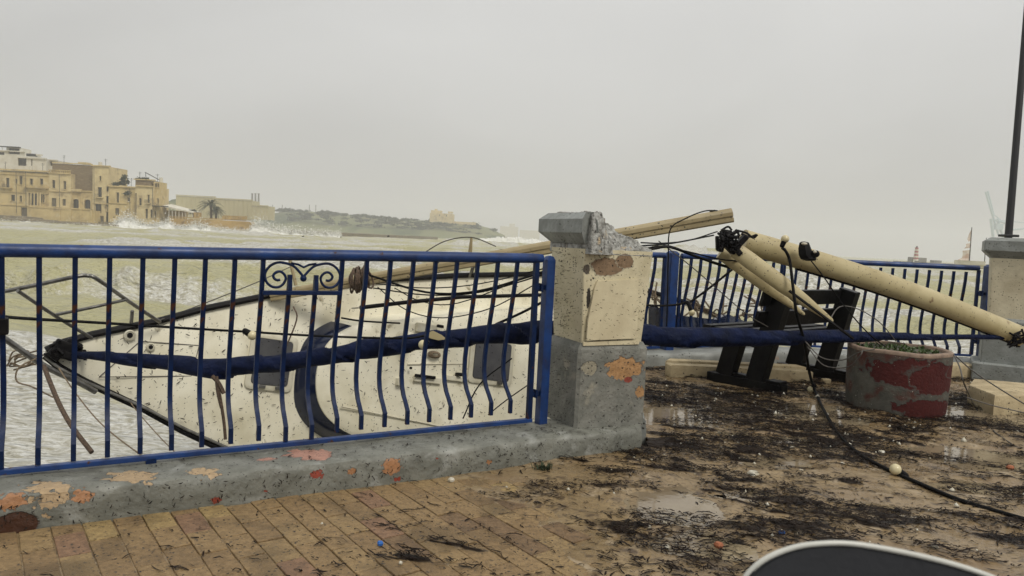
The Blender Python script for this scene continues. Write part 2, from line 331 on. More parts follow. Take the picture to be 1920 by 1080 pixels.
# ------------------------------------------------------------------ sea
SEA = -1.2
def sea_material():
    m = bpy.data.materials.new('sea_water'); m.use_nodes = True; t = m.node_tree; n = t.nodes.new; l = t.links.new
    bs = t.nodes['Principled BSDF']; ge = n('ShaderNodeNewGeometry'); at = n('ShaderNodeAttribute'); at.attribute_name = 'foam'
    mp = n('ShaderNodeMapping'); mp.inputs['Scale'].default_value = (1, 2.3, 1); l(ge.outputs['Position'], mp.inputs[0])
    a = n('ShaderNodeTexNoise'); a.inputs['Scale'].default_value = 1.9; a.inputs['Detail'].default_value = 9; a.inputs['Distortion'].default_value = 1.2; a.inputs['Roughness'].default_value = .78
    b = n('ShaderNodeTexNoise'); b.inputs['Scale'].default_value = .09; b.inputs['Detail'].default_value = 5
    l(mp.outputs[0], a.inputs['Vector']); l(ge.outputs['Position'], b.inputs['Vector'])
    s = n('ShaderNodeMath'); s.operation = 'ADD'; l(at.outputs['Fac'], s.inputs[0]); l(a.outputs['Fac'], s.inputs[1])
    r = n('ShaderNodeMapRange'); r.inputs[1].default_value = .84; r.inputs[2].default_value = 1.14; l(s.outputs[0], r.inputs[0])
    wc = n('ShaderNodeMix'); wc.data_type = 'RGBA'; wc.inputs[6].default_value = (.345, .325, .165, 1); wc.inputs[7].default_value = (.43, .405, .225, 1)
    l(b.outputs['Fac'], wc.inputs[0])
    fo = n('ShaderNodeMix'); fo.data_type = 'RGBA'; l(r.outputs[0], fo.inputs[0]); l(wc.outputs[2], fo.inputs[6]); fn = n('ShaderNodeTexNoise'); fn.inputs['Scale'].default_value = 2.8; fn.inputs['Detail'].default_value = 8; fn.inputs['Roughness'].default_value = .74; fn.inputs['Distortion'].default_value = 2.0; l(mp.outputs[0], fn.inputs['Vector'])
    fr_ = n('ShaderNodeMapRange'); fr_.inputs[1].default_value = .40; fr_.inputs[2].default_value = .60; l(fn.outputs['Fac'], fr_.inputs[0])
    fc = n('ShaderNodeMix'); fc.data_type = 'RGBA'; l(fr_.outputs[0], fc.inputs[0]); fc.inputs[6].default_value = (.33, .31, .235, 1); fc.inputs[7].default_value = (.66, .66, .62, 1); l(fc.outputs[2], fo.inputs[7])
    l(fo.outputs[2], bs.inputs['Base Color'])
    rr = n('ShaderNodeMapRange'); rr.inputs[3].default_value = .34; rr.inputs[4].default_value = .85; l(r.outputs[0], rr.inputs[0]); l(rr.outputs[0], bs.inputs['Roughness'])
    c = n('ShaderNodeTexNoise'); c.inputs['Scale'].default_value = 6; c.inputs['Detail'].default_value = 6; l(mp.outputs[0], c.inputs['Vector'])
    c2 = n('ShaderNodeTexNoise'); c2.inputs['Scale'].default_value = .55; c2.inputs['Detail'].default_value = 5; l(mp.outputs[0], c2.inputs['Vector']); cs = n('ShaderNodeMath'); cs.operation = 'MULTIPLY_ADD'; l(c2.outputs['Fac'], cs.inputs[0]); cs.inputs[1].default_value = 7.0; l(c.outputs['Fac'], cs.inputs[2])
    bp = n('ShaderNodeBump'); bp.inputs['Strength'].default_value = 1.0; bp.inputs['Distance'].default_value = .13; l(cs.outputs[0], bp.inputs['Height']); l(bp.outputs[0], bs.inputs['Normal'])
    return m
def sea():
    na, nr = 420, 520
    az = np.radians(np.linspace(-62, 62, na)); rr = 2.2 * (3400 / 2.2) ** (np.linspace(0, 1, nr))
    A, R = np.meshgrid(az, rr, indexing='ij'); X = R * np.sin(A); Y = R * np.cos(A)
    def ridge(x, y, s): return 1 - np.abs(2 * fbm(x, y, 4, s) - 1)
    damp = 1 / (1 + (R / 260) ** 2)
    wx = X + 8 * fbm(X / 30, Y / 30, 2, 9)
    sw = ridge(wx / 34, (Y + .25 * X) / 9.5, 3)
    ch = ridge(X / 3.4, Y / 1.7, 21)
    calm = np.clip((R - 8) / 16, .06, 1)
    Z = SEA + (np.clip(sw - .55, 0, 1) * 3.0 * calm + (ch - .6) * .38 * np.clip(calm, .35, 1)) * damp + (fbm(X / .8, Y / .5, 3, 31) - .5) * .16 * np.exp(-R / 40)
    crest = np.clip((sw - .80) / .16, 0, 1)
    foam = crest ** 1.2 * .70 * (fbm(X / 12, Y / 7, 3, 41) > .46) + np.clip(ch - .84, 0, 1) * .9 * np.exp(-R / 90)
    near = np.exp(-((R - 4) / 17) ** 2)
    foam = foam + near * (.27 + .55 * (fbm(X / 3.5, Y / 1.2, 5, 51) - .5))
    # breakers rolling towards the wall
    def breaker(cx, cy, ang, ln, wd, h, s):
        nonlocal Z, foam
        u = (X - cx) * math.cos(ang) + (Y - cy) * math.sin(ang); v = -(X - cx) * math.sin(ang) + (Y - cy) * math.cos(ang)
        v = v + (fbm(u / 2.5, u * 0 + s, 3, s) - .5) * wd * 1.6
        en = np.exp(-(u / ln) ** 4) * (.55 + .9 * fbm(u / 1.6, v / 3, 3, s + 5))
        prof = np.where(v < 0, np.exp(-(v / (wd * .42)) ** 2), np.exp(-(v / (wd * 1.5)) ** 2))
        Z = Z + en * prof * h + en * prof * (fbm(X / .5, Y / .35, 3, s) - .5) * h * .8
        foam = foam + en * np.where(v < .1, np.exp(-((v + wd * .5) / (wd * .9)) ** 2), np.exp(-(v / .35) ** 2)) * (.34 if cy < 60 else .5)
    p = G(150, 560, SEA); breaker(p[0], p[1], .12, 4.6, 1.7, .8, 61)
    p = G(1720, 545, SEA); breaker(p[0], p[1], -.2, 7.0, 2.2, .9, 71)
    p = G(330, 560, SEA); breaker(p[0] + 3, p[1] - 1, .05, 5, 1.8, .3, 81)
    p = G(60, 720, SEA); breaker(p[0], p[1], .1, 4.0, .7, .25, 91)
    p = G(1650, 600, SEA); breaker(p[0], p[1], -.1, 6, 1.6, .45, 95)
    for (px, py, ln, h, s) in ((860, 455, 14, 1.0, 101), (700, 436, 26, 1.3, 111), (620, 432, 40, 1.5, 121), (500, 447, 11, .7, 131), (1560, 505, 9, .8, 141), (950, 447, 30, 1.2, 151), (350, 450, 10, .6, 161), (620, 462, 7, .5, 171)):
        p = G(px, py, SEA); p = p if 0 < p[1] < 420 else np.array([p[0] * 200 / abs(p[1]), 200, 0]); breaker(p[0], p[1], .05, ln, 2.0 + ln * .06, h, s)
    vs = np.stack([X, Y, Z], -1).reshape(-1, 3)
    o = mesh_np('sea', vs, grid_faces(na, nr)[:, ::-1], sea_material(), True)
    at = o.data.attributes.new('foam', 'FLOAT', 'POINT'); at.data.foreach_set('value', np.clip(foam, -.3, 1.2).astype(np.float32).ravel())
    tag(o, kind='structure')
sea()

# ------------------------------------------------------------------ promenade: ground body, pavers, mud, puddles
E1 = V3((math.cos(math.radians(29.5)), math.sin(math.radians(29.5)), 0)); N1 = V3((-E1[1], E1[0], 0))
K0 = V3((-2.2, 3.13, 0))                       # foot of the kerb's inner face
A2 = V3((1.915, 8.824, 0)); C2 = V3((3.55, 9.62, 0)); E2 = V3((6.147, 9.418, 0))    # second railing: corner post, bend, end post
PEND = K0 + E1 * 3.66
g = MB(); b0 = K0 - E1 * 14 + N1 * .46; b1 = PEND + N1 * .46
b2 = V3((1.2, 8.45, 0))
g.prism([(-12, -8), (30, -8), (30, 8.2), (9, 9.6), (6.9, 9.85), (3.55, 10.0), (1.8, 9.15), (b2[0], b2[1]), (b1[0] - .1, b1[1]), (b0[0], b0[1]), (-14, 0)], -2.4, -.03)
prom = g.build('promenade', M['grout'], origin=(0, 0, -.03)); tag(prom, kind='structure')

PA = math.radians(36.9); PU = V3((math.cos(PA), math.sin(PA), 0)); PV = V3((-PU[1], PU[0], 0))   # across / along the long joints
PW, PL = .1225, .245
def on_prom(p, m=0):
    if (p - K0) @ N1 > .02 + m and (p - K0) @ E1 < 3.75 + m: return False
    if p[1] > 8.25 + .14 * (p[0] - 1.6): return False
    if (p - K0) @ E1 > 3.7 and p[0] < .9 + (p[1] - 5) * .13: return False
    return True
def pix(p):
    v = V3(p) - CAMP; d = v @ FW; return CX + FPX * (v @ RT) / d, CY - FPX * (v @ UPV) / d, d
def mud_h(x, y):
    """height of the washed-up mud over the pavers: deep to the right of the pillar, patchy to the left"""
    e = (x - .15) * .8 + (y - 3.4) * .42
    a = np.clip((e + .5) / 1.2, 0, 1)
    return np.clip(e * .030, -.0075, .013) + (fbm(x * 2.2, y * 2.2, 5, 7) - .5) * (.012 + .038 * a) - .002
cells = []
for i in range(-60, 90):
    for j in range(-40, 60):
        c = PU * (i * PW) + PV * ((j + (.5 if i % 2 else 0)) * PL)
        if c[1] < 1.0 or c[1] > 9 or abs(c[0]) > 8 or not on_prom(c, .07): continue
        x, y, d = pix(c)
        if -160 < x < 2080 and y < 1240: cells.append((c, d, mud_h(c[0], c[1])))
cells.sort(key=lambda q: q[1] + (30 if q[2] > .012 else 0))
pm = MB(); pm.box((0, 0, -.021), (PW - .006, PL - .006, .042), bev=.005)
pmo = pm.build('paver', M['pav'][0]); pmesh = pmo.data; bpy.data.objects.remove(pmo)
PS = {}
rest = MB()
for k, (c, d, mh) in enumerate(cells):
    u = random.random(); mi = 0 if u < .44 else 1 if u < .70 else 2 if u < .90 else 3 if u < .94 else 4 if u < .965 else 5
    z = random.gauss(0, .0016)
    if k < 300:
        inst('paver', pmesh, prom, (c[0], c[1], z), (random.gauss(0, .010), random.gauss(0, .010), PA + random.gauss(0, .009)), M['pav'][mi])
    else:
        rest.box((c[0], c[1], -.021 + z), (PW - .009, PL - .008, .042), (PU, PV, (0, 0, 1)))
ro = rest.build('paver', M['pav'][1], prom); tag(ro, kind='stuff')

PUD = [(G(px, py), rx, ry) for (px, py, rx, ry) in ((1258, 945, .27, .36), (1290, 775, .5, .8), (1520, 775, .5, .45), (1830, 860, .45, .28), (1815, 770, .6, .6), (1450, 870, .3, .2), (1640, 960, .35, .2), (1310, 1025, .25, .16), (1830, 915, .3, .16), (1400, 930, .22, .12), (1500, 830, .3, .2))]
_mh = mud_h
def mud_h(x, y):
    h = _mh(x, y)
    for p, rx, ry in PUD:
        r2 = ((x - p[0]) / rx) ** 2 + ((y - p[1]) / ry) ** 2
        h = h - .022 * np.exp(-r2 ** 1.3) + .009 * np.exp(-((np.sqrt(r2) - 1.25) / .22) ** 2)
    return h
def weed_density(x, y):
    fu, fv = x * .96 - y * .28, x * .28 + y * .96          # the backwash combed it along one direction
    drift = .5 * fbm(fu * 1.1, fv * 2.4, 4, 77) + .5 * fbm(fu * 3.4, fv * 10.5, 4, 79)
    right = np.clip((x * .8 + (y - 3.4) * .45 + .25) / 1.4, 0, 1)
    dens = np.clip((drift - (.60 - .140 * right)) / .07, 0, 1) ** 1.2 * (.02 + .85 * right) + .05 * right
    for (px, py, r, a) in ((1300, 750, .75, .8), (1440, 790, .6, .5), (720, 1042, .24, 1.2), (840, 1038, .22, 1.2), (780, 1060, .25, 1.2), (1190, 1000, .22, .9), (1260, 1040, .3, .8), (1250, 985, .28, .8), (1560, 1015, .45, .8), (1680, 985, .4, .6), (1430, 900, .25, .6), (1600, 790, .5, .5), (1080, 915, .22, .35), (1800, 830, .35, .5), (1130, 990, .15, .5), (1820, 1000, .5, .8), (1650, 1010, .5, .7), (1500, 940, .35, .5)):
        p = G(px, py); dens = np.maximum(dens, a * np.exp(-(((x - p[0]) ** 2 + (y - p[1]) ** 2) / r ** 2) ** 1.2) * np.clip((drift - .445) / .06, 0, 1))
    for (px, py, r) in ((1255, 940, .24), (1240, 775, .30), (1535, 765, .26), (1800, 775, .22), (1840, 855, .2)):
        p = G(px, py); dens = dens * (1 - np.exp(-(((x - p[0]) ** 2 + (y - p[1]) ** 2) / r ** 2) ** 2))
    return dens
nx, ny = 760, 640
X, Y = np.meshgrid(np.linspace(-2.6, 11, nx), np.linspace(1.2, 9.6, ny), indexing='ij')
WD = weed_density(X, Y) * np.clip(fbm((X * .96 - Y * .28) * 5, (X * .28 + Y * .96) * 17, 4, 87) * 3.2 - 1.05, 0, 1)
Z = mud_h(X, Y) + (fbm(X * 9, Y * 9, 3, 17) - .5) * .010 + WD * (.007 + .024 * fbm(X * 16, Y * 26, 3, 97))
kk = ((X - K0[0]) * N1[0] + (Y - K0[1]) * N1[1]); ke = (X - K0[0]) * E1[0] + (Y - K0[1]) * E1[1]
bad = ((kk > .06) & (ke < 3.70)) | ((X < .99 + .09 * (Y - 5)) & (kk > .1) & (ke > 3)) | (Y > 8.42 + .18 * (X - 1.6)) & (X < 5.6) | ((Y > 8.9) & (X >= 5.6))
gf = grid_faces(nx, ny)[:, ::-1]; gf = gf[~bad.ravel()[gf].any(1)]
mo = mesh_np('mud_ground', np.stack([X, Y, Z], -1).reshape(-1, 3), gf, M['mud'], True); tag(mo, kind='structure')
_a = mo.data.attributes.new('weed', 'FLOAT', 'POINT'); _a.data.foreach_set('value', WD.astype(np.float32).ravel())
def puddle(cx, cy, rx, ry, z, seed):
    b = MB(); n = 40; pts = []
    for k in range(n):
        a = 2 * math.pi * k / n; q = 1 + 1.5 * (float(fbm(np.array(math.cos(a) * 1.3 + seed), np.array(math.sin(a) * 1.3 + 2 * seed), 4, seed)) - .5)
        pts.append((cx + rx * q * math.cos(a), cy + ry * q * math.sin(a), z))
    b.v = pts; b.f = [tuple(range(n))]
    o = b.build('puddle', M['puddle'], origin=(cx, cy, z)); tag(o, kind='structure')
for p, rx, ry in PUD: puddle(p[0], p[1], rx * 1.2, ry * 1.2, .0050, int(p[0] * 100))

# seaweed: thin curled ribbons heaped in drifts
def seaweed():
    n0 = 330000
    x = rng.uniform(-2.4, 8.5, n0); y = rng.uniform(1.6, 9.2, n0)
    dens = weed_density(x, y) + .012
    ok = rng.uniform(0, 1, n0) < dens
    kerb = ((x - K0[0]) * N1[0] + (y - K0[1]) * N1[1] > -.01) & ((x - K0[0]) * E1[0] + (y - K0[1]) * E1[1] < 3.7)
    ok &= ~kerb & ~((y > 8.25 + .14 * (x - 1.6)) & (x < 6.2)) & ~((x - 3.605) ** 2 + (y - 6.72) ** 2 < .19) & ~((x < 1.12 + .09 * (y - 5)) & ((x - K0[0]) * N1[0] + (y - K0[1]) * N1[1] > -.01) & ((x - K0[0]) * E1[0] + (y - K0[1]) * E1[1] > 3))
    x = x[ok]; y = y[ok]; dn = dens[ok]; n = len(x)
    base = np.maximum(mud_h(x, y), .002)
    a = rng.normal(-.30, .42, n) + math.pi * rng.integers(0, 2, n); loose = rng.uniform(0, 1, n) < .22; a = np.where(loose, rng.uniform(0, 6.28, n), a); ln = rng.gamma(2.2, .014, n) + .010; wd = rng.uniform(.0010, .0048, n)
    hz = base + rng.uniform(.002, .030, n) * (.12 + dn)
    cv = rng.normal(0, .65, n); verts = np.zeros((n, 8, 3)); px, py, aa = x - np.cos(a) * ln / 2, y - np.sin(a) * ln / 2, a - cv / 2
    for k in range(4):
        nxv, nyv = -np.sin(aa), np.cos(aa); ww = wd * (1 if k in (1, 2) else .45)
        zz = hz + (rng.uniform(0, .004, n) if k in (0, 3) else rng.uniform(0, .009, n))
        verts[:, 2 * k] = np.stack([px + nxv * ww, py + nyv * ww, zz], -1); verts[:, 2 * k + 1] = np.stack([px - nxv * ww, py - nyv * ww, zz + rng.normal(0, .002, n)], -1)
        px = px + np.cos(aa) * ln / 3; py = py + np.sin(aa) * ln / 3; aa = aa + cv / 3
    f = np.array([[0, 1, 3, 2], [2, 3, 5, 4], [4, 5, 7, 6]])[None] + (np.arange(n) * 8)[:, None, None]
    o = mesh_np('seaweed', verts.reshape(-1, 3), f.reshape(-1, 4), M['weed']); tag(o, 'dark seaweed drifts strewn over the muddy promenade', 'seaweed', kind='stuff')
    # pale crumbs of foam, shell and plastic among it
    m = 900; idx = rng.integers(0, n, m); V = []; F = []; b = 0
    octa = np.array([(1, 0, 0), (0, 1, 0), (-1, 0, 0), (0, -1, 0), (0, 0, 1), (0, 0, -1)], float)
    of = [(0, 1, 4), (1, 2, 4), (2, 3, 4), (3, 0, 4), (1, 0, 5), (2, 1, 5), (3, 2, 5), (0, 3, 5)]
    for i in idx:
        s = abs(rng.normal(0, .006)) + .004; q = octa * (s * rng.uniform(.6, 1.7, 3)) * rng.uniform(.7, 1.2, (6, 1)); t = rng.uniform(0, 6.28)
        q = q @ np.array([[math.cos(t), -math.sin(t), 0], [math.sin(t), math.cos(t), 0], [0, 0, 1]])
        V.extend((q + (x[i] + rng.normal(0, .05), y[i] + rng.normal(0, .05), base[i] + .012)).tolist()); F.extend([tuple(v + b for v in ff) for ff in of]); b += 6
    o = mesh_np('litter', np.array(V), np.array(F), M['litter']); tag(o, 'pale crumbs of foam, shell and plastic among the seaweed', 'litter', kind='stuff')
seaweed()
def flecks(name, pts, nrm, mt, parent, label=None, lift=.0025, smin=.006, smax=.018):
    """washed-up scraps lying on a surface: pts and nrm arrays"""
    n = len(pts); ref = np.array([0.3, .5, .8]); u = np.cross(nrm, ref); u /= np.linalg.norm(u, axis=1)[:, None]; v = np.cross(nrm, u)
    t = rng.uniform(0, 6.28, n)[:, None]; d = u * np.cos(t) + v * np.sin(t); e = -u * np.sin(t) + v * np.cos(t)
    l = rng.uniform(smin, smax, n)[:, None]; ww = l * rng.uniform(.12, .3, n)[:, None]; z = nrm * lift; b = e * rng.normal(0, .35, n)[:, None] * l
    vs = np.stack([pts - d * l - e * ww * .5 + z, pts - d * l + e * ww * .5 + z, pts + e * ww + b * .5 + z * 2, pts - e * ww + b * .5 + z * 2, pts + d * l + e * ww * .4 + b + z, pts + d * l - e * ww * .4 + b + z], 1)
    f = np.array([[0, 3, 2, 1], [3, 5, 4, 2]])[None] + (np.arange(n) * 6)[:, None, None]
    o = mesh_np(name, vs.reshape(-1, 3) - WL(parent), f.reshape(-1, 4), mt); o.parent = parent; tag(o, kind='stuff'); return o

# ------------------------------------------------------------------ kerbs (low walls carrying the railings)
def kerb(path, wdt, h, label, mt, seed, off=0.0, closed_end=True):
    """path: inner foot line, the wall stands to its left"""
    root = thing('low_wall', path[0], label, 'low wall')
    P = [V3(p) for p in path]; S = []
    for a, b in zip(P[:-1], P[1:]):
        n = max(2, int(np.linalg.norm(b - a) / .05)); S += [a + (b - a) * k / n for k in range(n)]
    S.append(P[-1]); prof = [(0, -.2), (0, 0), (-.004, h * .35), (.0, h * .7), (.004, h - .028), (.012, h - .010), (.030, h), (wdt * .3, h + .002), (wdt * .6, h + .001), (wdt - .03, h), (wdt - .008, h - .012), (wdt, h - .04), (wdt, -1.9)]
    rings = []; s = 0
    for i, p in enumerate(S):
        t = S[min(i + 1, len(S) - 1)] - S[max(i - 1, 0)]; t /= np.linalg.norm(t); nn = V3((-t[1], t[0], 0))
        if i: s += np.linalg.norm(S[i] - S[i - 1])
        ring = []
        for k, (o, z) in enumerate(prof):
            j = (float(fbm(np.array(s * 7 + seed), np.array(k * .9), 3, seed)) - .5) * .022 * (1 if 0 < k < 11 else 0)
            ring.append(p + nn * (o - (j if k < 6 else 0)) + V3((0, 0, z + (j if k >= 5 else 0))))
        rings.append(ring)
    b = MB(); b.loft(rings); o = b.build('wall_body', mt, root, auto=40); return root, S
def fpx(px, py, P, n):
    d = ray(px, py); return CAMP + d * (np.dot(P - CAMP, n) / np.dot(d, n))
kloc = K0 - E1 * 6
spots = []
ORG = (.37, .18, .08); REDP = (.28, .05, .028); PINK = (.42, .22, .16); TANP = (.42, .30, .17)
for (px, py, r, c) in ((735, 875, .075, ORG), (660, 884, .03, ORG), (596, 890, .04, REDP), (405, 938, .03, REDP), (155, 930, .05, ORG), (95, 941, .055, TANP), (25, 940, .07, ORG), (915, 866, .025, ORG), (745, 898, .025, REDP), (498, 920, .012, REDP), (820, 860, .012, REDP)):
    q = fpx(px, py, K0, N1) - kloc; spots.append((c, tuple(q), (r * .8, r * .8, r * .55), 2.4))
for (px, py, r, c) in ((580, 852, .15, PINK), (500, 862, .05, PINK), (250, 893, .13, TANP), (90, 915, .12, TANP), (380, 885, .08, TANP)):
    q = G(px, py, .16) - kloc; spots.append((c, tuple(q), (r * .9, r * .6, .10), 2.6))
q = fpx(30, 985, K0, N1) - kloc; spots.append(((.06, .022, .010), tuple(q), (.085, .085, .06), .5))
M['kerb'] = mat('kerb_paint', (.195, .197, .168), (.118, .12, .10), 6, rough=.40, rough2=.6, bump=.7, bscale=20, bdist=.018, specks=(DK, 62, .30, .3), spots=spots,
                patches=[((.30, .305, .28), 5, .58, .72, 4, .45), ((.07, .068, .055), 3.2, .62, .75, 7, .5)])
kr, ks = kerb([K0 - E1 * 6, K0 + E1 * 3.35, K0 + E1 * 3.62 + N1 * .03, K0 + E1 * 3.72 + N1 * .16], .46, .16, 'low grey kerb wall with peeling orange paint under the near blue railing', M['kerb'], 3)
# (moving the origin of the kerb is its far left end, see kloc)
nf = 1500; tt = rng.uniform(3, 9.6, nf); oo = rng.uniform(.04, .42, nf); keep = rng.uniform(0, 1, nf) < .25 + .75 * np.clip((tt - 6.5) / 3, 0, 1)
tt, oo = tt[keep], oo[keep]; pts = kloc + np.outer(tt, E1) + np.outer(oo, N1); pts[:, 2] = .164 + .004 * rng.uniform(0, 1, len(pts))
flecks('seaweed_scrap', pts, np.tile((0, 0, 1.), (len(pts), 1)), M['weed'], kr)
nf = 420; tt = rng.uniform(5, 9.55, nf); zz = rng.uniform(.01, .145, nf); pts = kloc + np.outer(tt, E1) - N1 * .006; pts[:, 2] = zz
flecks('seaweed_scrap', pts, np.tile(-N1, (nf, 1)), M['weed'], kr, lift=.006, smin=.004, smax=.012)
d2 = V3((.874, .486, 0)); n2 = V3((-.486, .874, 0))
k2 = [A2 - d2 * .95 - n2 * .30, A2 - n2 * .32 + d2 * .05, V3((3.5, 9.14, 0)), V3((6.0, 8.95, 0))]
M['kerb2'] = mat('far_kerb_paint', (.27, .28, .26), (.18, .185, .17), 5, rough=.5, bump=.5, bscale=22, specks=(DK, 30, .3, .35), patches=[((.42, .20, .09), 2.6, .60, .66, 2, .7)])
kr2, _ = kerb(k2, .52, .16, 'low grey kerb wall behind the bench under the far blue railing', M['kerb2'], 9)
kr3, _ = kerb([V3((1.02, 5.22, 0)), V3((1.10, 6.0, 0)), V3((1.24, 7.2, 0)), V3((1.34, 8.0, 0))], .38, .16, 'low grey kerb wall running seaward behind the broken pillar', M['kerb2'], 13)

# ------------------------------------------------------------------ railings
F0 = V3((-2.368, 3.371, 0)); F1 = V3((.188, 4.88, 0)); FD = (F1 - F0) / np.linalg.norm(F1 - F0); FN = V3((-FD[1], FD[0], 0))
def bar_profile(z0, z1, sc=1.0):
    """belly of a bar: (outward offset, height)"""
    H = z1 - z0
    return [(0, z0), (0, z0 + .085), (.035, z0 + .125), (.075, z0 + .165), (.105, z0 + .215), (.12, z0 + .28), (.118, z0 + .37), (.10, z0 + .48), (.072, z0 + .60), (.045, z0 + .72), (.022, z0 + .84), (.006, z0 + .94), (0, z1)]
def bar_mesh(z0, z1, w_=.023, d=.021, straight=False, flip=1):
    pr = [(0, z0), (0, z1)] if straight else bar_profile(z0, z1)
    b = MB(); rings = []
    for i, (o, z) in enumerate(pr):
        rings.append([(-w_ / 2, o - d / 2, z), (w_ / 2, o - d / 2, z), (w_ / 2, o + d / 2, z), (-w_ / 2, o + d / 2, z)])
    b.loft(rings); o = b.build('bar', M['bluedark'], auto=35); me = o.data; bpy.data.objects.remove(o); return me
def slope(t): return .0165 * t        # the top rail climbs a little from left to right, as the promenade does
ZB, ZT = .205, 1.205
rail = thing('railing', F0, 'near blue railing with bellied bars and a scroll ornament, left of the broken pillar', 'railing')
ext = 1.3
MB().tube([F0 + FD * t + V3((0, 0, 1.235 + slope(max(t, 0)))) for t in (-ext, 0, 1, 2, 2.9, 2.972)], [.033] * 5 + [.028], 14).build('top_rail', M['blue'], rail, auto=50)
bb = MB(); bb.box(F0 + FD * (2.95 - ext) / 2 + V3((0, 0, .19)), (2.95 + ext, .04, .026), (FD, FN, (0, 0, 1)), .004)
bb.build('bottom_rail', M['blue'], rail)
bmN = bar_mesh(ZB, ZT); bmS = bar_mesh(.20, ZT + .06, .034, .03, True)
ya = math.atan2(FD[1], FD[0])
SB = .1462; ts = [SB * k for k in range(-8, 20)]
scroll = (8, 9, 10, 11)       # bar indexes of the ornament bay, counted from t = 0
bmShort = bar_mesh(ZB, 1.035)
for k in range(-8, 20):
    t = .004 + SB * k
    if k in (9, 10): inst('bar', bmShort, rail, F0 + FD * t, (0, 0, ya))
    else: inst('bar', bmN, rail, F0 + FD * t + V3((0, 0, slope(max(t, 0)) - .0)), (0, 0, ya))
inst('end_stile', bmS, rail, F0 + FD * 2.93, (0, 0, ya))
b = MB(); tm = SB * 9.5 + .004
b.box(F0 + FD * tm + V3((0, 0, 1.045)), (SB * 3, .028, .024), (FD, FN, (0, 0, 1)), .003); b.build('panel_bar', M['bluedark'], rail)
b = MB()
def sp(u, v): return F0 + FD * (tm + u) + V3((0, 0, 1.06 + v))
SCR = [(820, 315), (790, 270), (700, 180), (600, 145), (500, 140), (410, 190), (360, 280), (380, 370), (440, 425), (510, 435), (570, 405), (605, 340), (595, 290), (550, 250), (500, 250), (460, 290), (470, 330), (505, 350), (540, 345)]
for sg in (-1, 1):
    b.tube(spline([sp(sg * (820 - x) * .000455, (468 - y) * .00046) for x, y in SCR], 4), .0075, 7)
b.ball(sp(0, .066), .019, 10, 7)
b.tube([sp(-.07, .150), sp(-.03, .143), sp(0, .128), sp(.03, .143), sp(.07, .150)], .007, 6)
b.build('scroll_ornament', M['bluedark'], rail, auto=60)
for tq, zz in ((2.97, 1.09), (2.97, .37)):
    b = MB(); b.box(F0 + FD * tq + V3((0, 0, zz)), (.085, .022, .03), (FD, FN, (0, 0, 1)), .003); b.box(F0 + FD * tq + V3((0, 0, zz)), (.016, .05, .055), (FD, FN, (0, 0, 1)), .003)
    b.build('hinge', M['bluedark'], rail)
b = MB(); pc = F0 + FD * 3.03
for dz, hw in ((.16, .030), (1.265, .030), (1.285, .018), (1.29, .006)):
    pass
b.loft([[pc + FD * sx * hw + FN * sy * hw + V3((0, 0, z)) for sx, sy in ((-1, -1), (1, -1), (1, 1), (-1, 1))] for z, hw in ((.15, .031), (1.275, .031), (1.298, .020), (1.304, .006))])
b.build('post', M['blue'], rail)
b = MB(); b.box(F0 + FD * .64 + V3((0, 0, .165)), (.05, .04, .05), (FD, FN, (0, 0, 1)), .004); b.build('foot', M['bluedark'], rail)
b = MB(); b.box(F0 + FD * .006 + V3((0, 0, .875)) + FN * .055, (.045, .045, .08), (FD, FN, (0, 0, 1)), .008); b.build('clamp', M['black'], rail)

rail2 = thing('railing', A2, 'far blue railing behind the bench, reaching to the right-hand pillar', 'railing')
def post2(p, hw, z1, dirv):
    nn = V3((-dirv[1], dirv[0], 0)); b = MB()
    b.loft([[p + dirv * sx * h_ + nn * sy * h_ + V3((0, 0, z)) for sx, sy in ((-1, -1), (1, -1), (1, 1), (-1, 1))] for z, h_ in ((.15, hw), (z1, hw), (z1 + .025, hw * .6), (z1 + .03, hw * .2))])
    b.build('post', M['blue'], rail2)
post2(A2, .058, 1.33, d2); post2(E2, .06, 1.35, V3((1, 0, 0)))
bmF = bar_mesh(ZB + .0, 1.27, .030, .026); bmFS = bar_mesh(.2, 1.30, .036, .03, True)
def run2(P, Q, ta, tb, n, zr0, zr1, stiles=(True, True)):
    dv = (Q - P) / np.linalg.norm(Q - P); nn = V3((-dv[1], dv[0], 0)); Lr = np.linalg.norm(Q - P); yw = math.atan2(dv[1], dv[0])
    MB().tube([P + dv * ta + V3((0, 0, zr0)), P + dv * (Lr - tb) + V3((0, 0, zr1))], .034, 12).build('top_rail', M['blue'], rail2, auto=50)
    bq = MB(); bq.box((P + dv * ta + Q - dv * tb) / 2 + V3((0, 0, .19)), (Lr - ta - tb, .036, .028), (dv, nn, (0, 0, 1))); bq.build('bottom_rail', M['blue'], rail2)
    for k in range(n):
        t = ta + (Lr - ta - tb) * k / (n - 1)
        st = (k == 0 and stiles[0]) or (k == n - 1 and stiles[1])
        inst('end_stile' if st else 'bar', bmFS if st else bmF, rail2, P + dv * t, (0, 0, yw))
run2(A2 - d2 * 1.1, A2, .0, .12, 8, 1.295, 1.30, (False, True))
run2(A2, C2, .14, .02, 12, 1.30, 1.315, (True, False))
run2(C2, E2, .02, .15, 17, 1.315, 1.325, (False, True))
for z in (1.0, .38):
    b = MB(); b.box(E2 + V3((-.10, 0, z)), (.09, .03, .035)); b.box(E2 + V3((-.10, 0, z)), (.02, .06, .07)); b.build('hinge', M['bluedark'], rail2)

